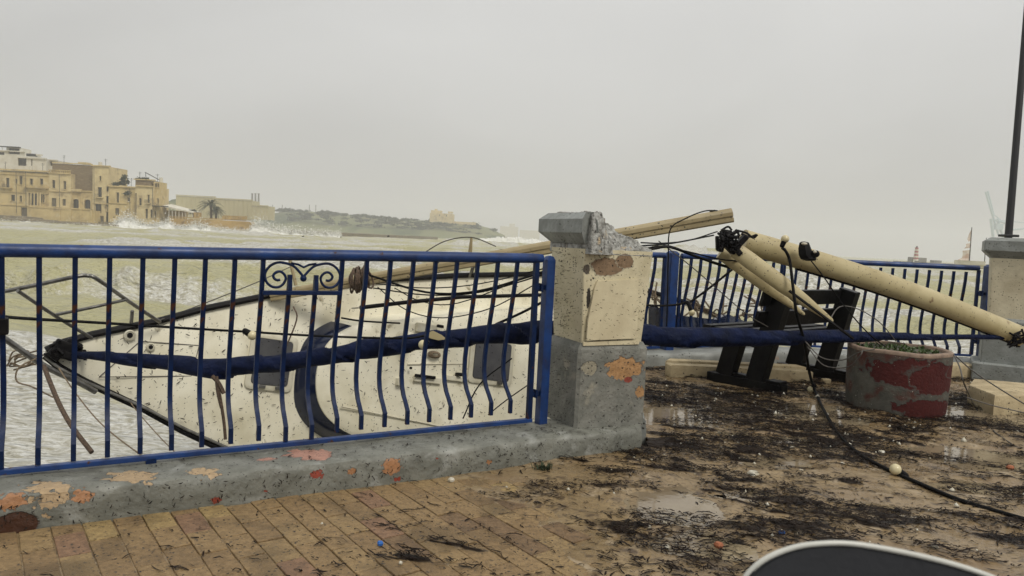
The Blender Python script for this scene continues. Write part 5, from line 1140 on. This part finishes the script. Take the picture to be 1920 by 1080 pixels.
for nm_, lst in (('palazzo', ((10, 317), (58, 319), (80, 320))), ('tower_house', ((120, 305), (188, 311), (198, 312))), ('cottage', ((246, 348),)), ('ruined_house', ((262, 336), (302, 340), (295, 340)))):
    ro_ = bpy.data.objects[nm_]
    for k_, (x_, y_) in enumerate(lst):
        p_ = V3(YP(x_, y_, YB + 3)); b = MB()
        if k_ % 2 == 0: b.tube([p_ - V3((0, 0, .5)), p_ + V3((0, 0, 2.6))], .07, 5); b.box(p_ + V3((0, 0, 2.3)), (1.3, .06, .06)); b.box(p_ + V3((0, 0, 1.9)), (.9, .06, .06)); b.build('aerial', M['iron'], ro_)
        else: b.tube([p_ - V3((0, 0, .5)), p_ + V3((0, 0, 1.3))], .6, 10); b.build('water_tank', M['white'], ro_)
for nm_, px_, y0_, y1_ in (('palazzo', 48, 322, 405), ('palazzo', 30, 322, 400), ('terraced_house', 111, 326, 390), ('tower_house', 176, 314, 412), ('cottage', 243, 352, 410), ('ruined_house', 286, 352, 410)):
    a_, c_ = V3(YP(px_, y0_, YB - 1.7)), V3(YP(px_ + 1, y1_, YB - 1.7)); MB().tube([a_, c_], .09, 5).build('drainpipe', M['shut'], bpy.data.objects[nm_])

# foliage built from many leaf-sized faces
def leafcloud(n, cen, rad, size, sub=6, seed=1, flat=1.0):
    R_ = np.random.default_rng(seed); k = R_.integers(0, sub, n); cs = R_.normal(0, .5, (sub, 3)) * rad * .9; cs[:, 2] = np.abs(cs[:, 2])
    p = cs[k] + R_.normal(0, .33, (n, 3)) * rad * R_.uniform(.5, 1.1, (n, 1)); p = p + cen
    a = R_.normal(0, 1, (n, 3)); a /= np.linalg.norm(a, axis=1)[:, None]; c = np.cross(a, R_.normal(0, 1, (n, 3))); c /= np.linalg.norm(c, axis=1)[:, None]; s = (size * R_.uniform(.5, 1.3, n))[:, None]
    vs = np.stack([p - a * s, p + c * s * .5, p + a * s, p - c * s * .5], 1).reshape(-1, 3); return vs, np.arange(4 * n).reshape(-1, 4)
def tree(px, py, Y, rad, label, n, seed, size=.35, trunk=1.5, name='tree', cat='tree', group=None):
    base = V3(place(px, py, Y)); root = thing(name, base, label, cat, group)
    MB().tube([base, base + V3((.1, 0, trunk * .6)), base + V3((.0, 0, trunk + rad[2] * .4))], [.16, .12, .05], 6).build('trunk', M['bark'], root)
    vs, fs = leafcloud(n, base + V3((0, 0, trunk)), np.array(rad), size, 7, seed); o = mesh_np('crown', vs - base, fs, M['leafd']); o.parent = root; return root
tree(232, 346.5, YB + 3, (1.3, 1, 1.7), 'dark rooftop tree on the low ochre house', 500, 3, .4, .8)
tree(222, 347, YB + 3, (1.6, 1, .6), 'low dark bush on the low ochre house roof', 320, 5, .35, .15, 'bush', 'bush'); tree(213, 348, YB + 3, (1.3, 1, .6), 'left bush of the low ochre house roof', 260, 6, .35, .15, 'bush', 'bush')
for i, (x, lab) in enumerate(((260, 'first rooftop bush on the cracked corner house'), (267, 'round bush in the middle of the corner house roof'), (275, 'rooftop bush beside the frame on the corner house'))): tree(x, 337, YB + 2, (.7, .7, .5), lab, 160, 30 + i, .25, .25, 'bush', 'bush')
tree(240, 364, YB - .6, (1.5, .6, 1.0), 'creeper hanging on the low ochre house wall', 260, 8, .3, .0, 'creeper', 'creeper')

# terrace with orange wall, pavilion and palms
r = thing('terrace_wall', place(395, 424, YB), 'orange stone terrace wall with a balustrade in the surf', 'wall')
facade(r, 317, 390, 408.5, 424, YB - 2, [], M['orangewall'], 14, 'wall_body'); facade(r, 388, 462, 411.5, 432, YB - 6, [], M['orangewall'], 8, 'wall_bastion')
ledge(r, 317, 462, 409.8, YB - 5, .3, .3, 'orangewall', 'coping')
for k in range(15):
    cx, cz = xz(418 + 43 * k / 14, 408.5, YB - 6); b = MB(); b.box((cx, YB - 5.6, cz), (.34 if k % 4 else .7, .4, 1.1)); b.build('baluster', M['orangewall'], r)
cx, cz = xz(440, 405.4, YB - 6); b = MB(); b.box((cx, YB - 5.6, cz), (8.0, .45, .25)); b.build('handrail', M['orangewall'], r)
for x in (366, 373): 
    cx, cz = xz(x, 404, YB - 2); b = MB(); b.box((cx, YB - 1.6, cz), (1.0, 1.0, 2.0)); b.build('gate_pier', M['orangewall'], r)
r = thing('pavilion', place(340, 408, YB + 3), 'low pavilion with a sloping pale roof on the terrace', 'pavilion')
a0, a1 = xz(308, 388, YB + 2), xz(364, 400, YB + 2); b = MB(); b.plate([(a0[0], YB + 1, a0[1]), (a1[0], YB + 1, a1[1]), (a1[0], YB + 7, a1[1] + .3), (a0[0], YB + 7, a0[1] + .8)], (0, 0, 1), .45); b.build('roof', M['white'], r)
for k in range(8):
    x = 318 + 44 * k / 7; cx, cz = xz(x, 392 + 9 * k / 7, YB + 2); _, zb = xz(x, 410, YB + 2); b = MB(); b.box((cx, YB + 1.6, (cz + zb) / 2), (.22, .22, cz - zb)); b.build('post', M['white'], r)
facade(r, 310, 345, 394, 410, YB + 5, [], M['stone'], 3)
def palm(px, py, pyc, Y, R_, label, seed):
    rd = random.Random(seed); base = V3(place(px, py, Y)); top_ = V3(place(px - 1, pyc, Y)); root = thing('palm_tree', base, label, 'palm tree')
    MB().tube([base, base + (top_ - base) * .5 + V3((.12, 0, 0)), top_], [.42, .36, .40], 8).build('trunk', M['bark'], root)
    b = MB()
    for k in range(46):
        a = rd.uniform(0, 6.283); e0 = rd.uniform(-.35, 1.35); L_ = R_ * rd.uniform(.8, 1.1); hd = V3((math.cos(a), math.sin(a), 0)); sd_ = V3((-math.sin(a), math.cos(a), 0)); prev = None
        for q_ in range(7):
            t = q_ / 6; p = top_ + hd * L_ * (t * math.cos(e0) + .05) + V3((0, 0, L_ * (t * math.sin(e0) - .55 * t * t)))
            w_ = .30 * (.5 + t) * (1.15 - t) + .03
            if prev is not None:
                for sg in (-1, 1):
                    for m in (0, .5):
                        o_ = prev[0] + (p - prev[0]) * m; b.add([o_, o_ + (p - prev[0]) * .45, o_ + (p - prev[0]) * .75 + sd_ * sg * w_ * 2.0 + V3((0, 0, -.30 * w_ - .1))], [(0, 1, 2)])
                b.add([prev[0] + sd_ * .05, prev[0] - sd_ * .05, p - sd_ * .05, p + sd_ * .05], [(0, 1, 2, 3)])
            prev = (p, w_)
    b.build('crown', M['palm'], root)
palm(396, 411, 384, YB + 2, 4.6, 'large dark palm tree on the terrace', 3); palm(405, 411, 394, YB + 4, 3.4, 'smaller palm leaning right of the large palm', 5); palm(363, 409, 396, YB + 4, 1.9, 'small palm beside the pavilion', 8)

# cream sheds and hill behind the terrace
for (x0, x1, yt, yb, Y, lab) in ((330, 405, 367, 412, 470, 'large hazy cream storage shed behind the palm'), (402, 474, 373, 412, 440, 'second hazy cream shed right of the palm'), (470, 503, 385, 412, 430, 'low end shed of the cream sheds')):
    r = thing('storage_shed', place((x0 + x1) / 2, yb, Y), lab, 'shed'); q = facade(r, x0, x1, yt, yb, Y, [], M['shed'], 12)
    k = 0; x = x0 + 3
    b = MB()
    while x < x1 - 1:
        cx, _ = xz(x, yt, Y); b.box((cx, Y - .15, (q[2] + q[3]) / 2), (.35, .3, q[3] - q[2] - .6)); x += 8.5
    o = b.build('pilaster', M['shed'], r)
    ledge(r, x0, x1, yt + .6, Y, .6, .5, 'shed', 'roof_edge')
for i, (x, lab) in enumerate(((473, 'left thin chimney beyond the cream sheds'), (479, 'middle thin chimney beyond the cream sheds'), (485, 'right thin chimney beyond the cream sheds'))):
    p = V3(place(x, 384, 620)); t_ = V3(place(x, 364, 620)); r = thing('chimney', p, lab, 'chimney'); MB().tube([p, t_], [.9, .7], 8).build('stack', M['far'], r); MB().tube([t_, t_ + V3((0, 0, .6))], [.95, .95], 8).build('stack_cap', M['far'], r)
def terrain(name, prof, Y, dep, mt_, seed, rough=3.0, base_y=None):
    """a rounded ridge; prof: list of (px, py) of its skyline at distance Y"""
    xs = []; zs = []
    for x, y in prof: p = YP(x, y, Y); xs.append(p[0]); zs.append(p[2])
    nx_, ny_ = 160, 26; X_ = np.linspace(xs[0], xs[-1], nx_); T = np.linspace(0, 1, ny_); XX, TT = np.meshgrid(X_, T, indexing='ij')
    H_ = np.interp(XX, xs, zs) - SEA; sh = np.sin(np.clip(TT * 1.35, 0, 1) * math.pi / 2) ** .8
    YY = Y - dep * .7 + TT * dep * 1.4 + 14 * (fbm(XX / 40, TT * 0 + seed, 3, seed) - .5)
    ZZ_ = SEA - .5 + H_ * sh + (fbm(XX / 14, YY / 14, 4, seed) - .5) * rough * np.clip(TT * 3, 0, 1)
    ZZ_[:, -1] = SEA - 1
    o = mesh_np(name, np.stack([XX, YY, ZZ_], -1).reshape(-1, 3), grid_faces(nx_, ny_)[:, ::-1], mt_, True); tag(o, kind='structure'); return o
terrain('headland', [(480, 412), (505, 396), (540, 393), (600, 397), (660, 403), (720, 408), (790, 412), (850, 415), (890, 420), (920, 428), (945, 440)], 820, 110, M['hill'], 5)
terrain('hill', [(255, 398), (290, 388), (312, 372), (322, 369), (335, 378), (352, 392), (372, 404)], 560, 60, M['hill'], 9)
vs_ = []; fs_ = []; nb_ = 0
R2 = np.random.default_rng(4)
for k in range(150):
    x = R2.uniform(505, 940); yl = np.interp(x, [505, 540, 600, 660, 720, 790, 850, 890, 920, 945], [396, 393, 397, 403, 408, 412, 415, 420, 428, 440]); 
    if x > 745 and R2.uniform() < .85: continue
    p = V3(place(x, yl + R2.uniform(0, 3), 815 + R2.uniform(-20, 20))); v, f = leafcloud(90, p, np.array((4.0, 3, .9 + .8 * R2.uniform())), 1.2, 4, k); vs_.append(v); fs_.append(f + nb_); nb_ += len(v)
for k in range(120):
    x = R2.uniform(540, 900); yl = np.interp(x, [505, 540, 600, 660, 720, 790, 850, 890, 920, 945], [396, 393, 397, 403, 408, 412, 415, 420, 428, 440]); p = V3(place(x, yl + R2.uniform(4, 20), 770)); v, f = leafcloud(50, p, np.array((5, 3, .8)), 1.2, 4, 400 + k); vs_.append(v); fs_.append(f + nb_); nb_ += len(v)
o = mesh_np('treeline', np.concatenate(vs_), np.concatenate(fs_), M['leafd']); tag(o, 'far line of trees and scrub along the green headland', 'trees', kind='stuff')
r = thing('fort', place(826, 414, 800), 'square cream stone fort standing on the headland', 'fort')
facade(r, 806, 849, 399, 418, 790, [(823, 825, 402, 405, 'win'), (836, 838, 403, 406, 'win')], M['stone2'], 24)
facade(r, 808, 828, 394, 400, 794, [], M['stone2'], 10, 'keep'); facade(r, 815, 820, 391.5, 395, 796, [], M['stone2'], 4, 'turret'); facade(r, 840, 849, 396.5, 400, 793, [], M['stone2'], 6, 'turret'); facade(r, 850, 892, 415, 421, 792, [], M['stone2'], 8, 'outwork')
for i, (x, lab) in enumerate(((511, 'first far pole on the headland'), (529, 'second far pole on the headland'), (580, 'third far pole on the headland'), (592, 'fourth far pole on the headland'))):
    p = V3(place(x, 396, 800)); r = thing('mast_pole', p, lab, 'pole'); MB().tube([p - V3((0, 0, 2)), V3(place(x + .3, 384, 800))], .35, 6).build('pole_shaft', M['far'], r)
for i, (x0, x1, yt, lab) in enumerate(((938, 972, 424, 'faint pale building row beyond the headland tip'), (975, 1012, 431, 'fainter pale buildings left of the broken pillar'), (955, 966, 419, 'faint pale tower beyond the headland tip'))):
    r = thing('far_building', place((x0 + x1) / 2, 446, 1250), lab, 'building'); facade(r, x0, x1, yt, 448, 1250 + 3 * i, [], M['white'], 20)
# foreshore rocks
R3 = random.Random(5)
for i, (x, y, w_, h_, Y, lab) in enumerate(((48, 412, 11, 1.2, 240, 'flat rock shelf left of the slipway'), (30, 419, 9.5, 1.3, 232, 'dark low rock slab in the surf'), (95, 418, 8, .9, 236, 'sloping rock ledge in front of the retaining wall'), (135, 418, 10, .9, 236, 'long low rock ledge under the tall house'), (170, 421, 9, .9, 232, 'rock ledge lapped by foam below the tall house'), (15, 406, 12, 1.8, 244, 'pale concrete slip at the far left'))):
    c = V3(place(x, y, Y)); c[2] = SEA - .3; b = MB(); n_ = 12; rs_ = [R3.uniform(.8, 1.15) for _ in range(n_)]
    ht = max(.6, V3(place(x, y - 2, Y))[2] - SEA + .3); b.loft([[c + V3((w_ * rs_[k] * f * math.cos(6.283 * k / n_), 3.5 * rs_[k] * f * math.sin(6.283 * k / n_), z * ht + R3.uniform(-.08, .08))) for k in range(n_)] for f, z in ((1.05, 0), (1, .5), (.95, .92), (.7, 1.0), (.1, 1.0))]); o = b.build('shore_rock', M['rock'], origin=c); tag(o, lab, 'rock', 'rocks along the foreshore')
b = MB(); x0, z0 = xz(-120, 405, YB); x1, _ = xz(520, 405, YB); b.prism([(x0, YB - 1), (x1 - 6, YB - 1), (x1 + 30, YB + 240), (x0, YB + 240)], SEA - 2, .6); o = b.build('shore_ground', M['rock']); tag(o, kind='structure')

# breaking surf against the shore: lumpy white water with droplets
def surf(prof, Y, label, seed, drops=6000, thick=3.0):
    R_ = np.random.default_rng(seed); xs = []; zs = []
    for x, y in prof: p = YP(x, y, Y); xs.append(p[0]); zs.append(p[2])
    nx_, ny_ = 220, 22; XX, TT = np.meshgrid(np.linspace(xs[0], xs[-1], nx_), np.linspace(-1, 1, ny_), indexing='ij')
    H_ = np.maximum(np.interp(XX, xs, zs) - SEA, .05); H_ = H_ * (.55 + .75 * fbm(XX / 2.6, XX * 0 + seed, 4, seed))
    shape = np.exp(-(np.maximum(-TT, 0) * 1.7) ** 2 - (np.maximum(TT, 0) * 2.4) ** 2) - .06
    ZZ_ = SEA - .2 + H_ * shape * (.8 + .5 * (fbm(XX / 1.0, TT * 4, 4, seed + 3) - .3)); YY = Y + TT * thick + (fbm(XX / 3, TT * 3, 3, seed + 7) - .5) * 1.5
    v = np.stack([XX, YY, ZZ_], -1).reshape(-1, 3); f = grid_faces(nx_, ny_)[:, ::-1]
    xd = R_.uniform(xs[0], xs[-1], drops); hd = np.maximum(np.interp(xd, xs, zs) - SEA, .05); zd = SEA + hd * (.45 + R_.gamma(1.6, .22, drops)); yd = Y + R_.normal(0, .8, drops); s = R_.uniform(.05, .16, drops)[:, None] * np.clip(hd, .3, 3)[:, None] ** .4
    a = R_.normal(0, 1, (drops, 3)); a /= np.linalg.norm(a, axis=1)[:, None]; c = np.cross(a, R_.normal(0, 1, (drops, 3))); c /= np.linalg.norm(c, axis=1)[:, None]; pd = np.stack([xd, yd, zd], -1)
    v2 = np.stack([pd - a * s, pd + c * s * .7, pd + a * s, pd - c * s * .7], 1).reshape(-1, 3)
    o = mesh_np('breaking_surf', np.concatenate([v, v2]), np.concatenate([f, np.arange(4 * drops).reshape(-1, 4) + len(v)]), M['spray'], True); tag(o, label, 'surf', kind='stuff')
surf([(196, 426), (210, 420), (222, 410), (236, 404), (248, 408), (262, 416), (275, 420), (300, 419), (318, 415), (330, 425), (350, 423), (372, 419), (385, 423), (400, 427), (430, 430), (476, 434)], 238, 'white surf bursting against the cracked corner house and terrace', 3, 11000)
surf([(466, 433), (474, 418), (484, 413), (500, 420), (520, 428), (545, 431), (570, 433), (640, 437)], 232, 'white surf bursting past the end of the terrace wall', 5, 6500)
surf([(-40, 407), (0, 411), (30, 413), (70, 415), (120, 419), (180, 420), (240, 423), (330, 429)], 226, 'low white surf along the foreshore rocks', 7, 1500)
surf([(900, 446), (940, 442), (960, 440), (990, 445), (1040, 452)], 600, 'far white surf off the headland tip', 9, 400)

# right-hand distance: breakwater, beacon, boats, crane
b = MB(); pA_, pB_ = V3(YP(1690, 486, 380)), V3(YP(1960, 498, 380)); b.box(((pA_[0] + pB_[0]) / 2, 384, SEA + .4), (pB_[0] - pA_[0], 8, 1.6)); o = b.build('breakwater', M['far']); tag(o, 'low grey breakwater on the far right horizon', 'breakwater')
r = thing('beacon', place(1717, 488, 378), 'small red and white striped beacon tower on the breakwater', 'beacon')
zb, zt = place(1717, 489, 378)[2], place(1718, 464, 378)[2]; xb = place(1717, 489, 378)[0]
for k in range(8):
    t0, t1 = k / 8, (k + 1) / 8; MB().tube([(xb, 378, zb + (zt - zb) * t0), (xb, 378, zb + (zt - zb) * t1)], [1.25 - .5 * t0, 1.25 - .5 * t1], 12).build('band', M['red'] if k % 2 else M['white'], r, auto=40)
MB().tube([(xb, 378, zt), (xb, 378, zt + .7)], [.5, .35], 10).build('lantern', M['iron'], r)
for (x0, x1, yt, lab) in ((1723, 1738, 483, 'dark block beside the striped beacon'), (1752, 1766, 488, 'lower dark block right of the striped beacon'), (1710, 1713, 482, 'narrow dark block left of the striped beacon')):
    r = thing('harbour_block', place((x0 + x1) / 2, 492, 380), lab, 'building'); facade(r, x0, x1, yt, 493, 380, [], M['far'], 4)
def yacht_far(px, yt, yb, Y, label, torn):
    base = V3(place(px, yb, Y)); root = thing('far_sailboat', base, label, 'sailboat'); top_ = V3(place(px + (yb - yt) * .055 + 1.5, yt, Y)); k = Y / FPX
    b = MB(); Lh = 2.6; rg = []
    for t, w_ in ((-1, .1), (-.7, .6), (0, .85), (.7, .7), (1, .55)): rg.append([base + V3((Lh * t, w_ * a, z)) for a, z in ((-1, .5), (-.7, -.2), (0, -.5), (.7, -.2), (1, .5))])
    b.loft(rg); b.build('hull', M['white'], root)
    MB().tube([base + V3((0, 0, .3)), top_], [.09, .06], 6).build('mast', M['iron'], root)
    if torn:
        b = MB(); n_ = 14; L_ = []; Rr = []
        for q_ in range(n_ + 1):
            t = q_ / n_; m_ = base + (top_ - base) * (.05 + .9 * t); wd_ = 1.9 * (1 - t) * (.55 + .6 * random.random()) + .05; L_.append(m_ + V3((-.05, 0, 0))); Rr.append(m_ + V3((-wd_, .15 * math.sin(t * 9), -.2)))
        b.v = [tuple(p) for p in L_ + Rr]; b.f = [(i, i + 1, n_ + 2 + i, n_ + 1 + i) for i in range(n_) if i not in (5, 8)]; b.build('torn_sail', M['torn'], root)
yacht_far(1817, 426, 494, 130, 'far sailboat with a torn rust-stained sail', True); yacht_far(1845, 446, 500, 150, 'far sailboat with a bare mast left of the right-hand pillar', False)
r = thing('harbour_crane', place(1880, 492, 1100), 'faint pale harbour crane fading into the haze', 'crane')
def cp(x, y): return V3(YP(x, y, 1100))
for (pa, pb, ra, nm) in (((1868, 492), (1858, 410), 2.0, 'leg'), ((1896, 494), (1870, 410), 2.0, 'leg'), ((1872, 440), (1848, 360), 1.5, 'jib'), ((1864, 405), (1852, 358), 1.2, 'jib_strut'), ((1862, 412), (1896, 420), 1.6, 'cabin_beam'), ((1866, 404), (1898, 432), .8, 'stay'), ((1860, 450), (1893, 456), 1.4, 'tie_beam'), ((1862, 470), (1895, 474), 1.2, 'tie_beam'), ((1890, 432), (1960, 424), 1.4, 'counter_jib'), ((1866, 412), (1960, 422), .6, 'stay')):
    MB().tube([cp(*pa), cp(*pb)], ra, 6).build(nm, M['crane'], r)
b = MB(); b.box(cp(1872, 425), (10, 8, 9)); b.build('machine_house', M['crane'], r)
# driftwood lumps afloat
for i, (x, y, s_, lab) in enumerate(((394, 461, .32, 'largest dark driftwood lump floating left of centre'), (323, 449, .28, 'dark driftwood lump afloat below the terrace'), (443, 453, .22, 'dark driftwood lump afloat beneath the terrace end'), (728, 443, .3, 'dark driftwood lump afloat below the headland'), (635, 456, .2, 'small driftwood lump afloat in mid water'), (206, 438, .35, 'dark driftwood lump afloat before the tall house'), (568, 444, .3, 'far driftwood lump afloat below the trees'), (342, 442, .25, 'far driftwood lump near the terrace surf'))):
    p = G(x, y, SEA + .15); 
    if not 0 < p[1] < 230: p = V3(YP(x, y, 180)); 
    b = MB(); b.ball(p, s_, 7, 5, (1.2, .8, .6)); b.tube([p, p + V3((s_ * .7, 0, s_ * 1.1))], [s_ * .3, s_ * .15], 5); o = b.build('driftwood', M['black'], origin=p); tag(o, lab, 'driftwood', 'driftwood afloat')

# ------------------------------------------------------------------ haze
hm = bpy.data.materials.new('haze_air'); hm.use_nodes = True; t = hm.node_tree
for n_ in list(t.nodes):
    if n_.type != 'OUTPUT_MATERIAL': t.nodes.remove(n_)
pv_ = t.nodes.new('ShaderNodeVolumePrincipled'); pv_.inputs['Color'].default_value = (.965, .975, .985, 1); pv_.inputs['Density'].default_value = .00066; pv_.inputs['Anisotropy'].default_value = .2
t.links.new(pv_.outputs[0], t.nodes['Material Output'].inputs['Volume'])
b = MB(); b.box((0, 1750, 63), (7400, 3900, 138)); o = b.build('haze', hm); tag(o, kind='stuff')
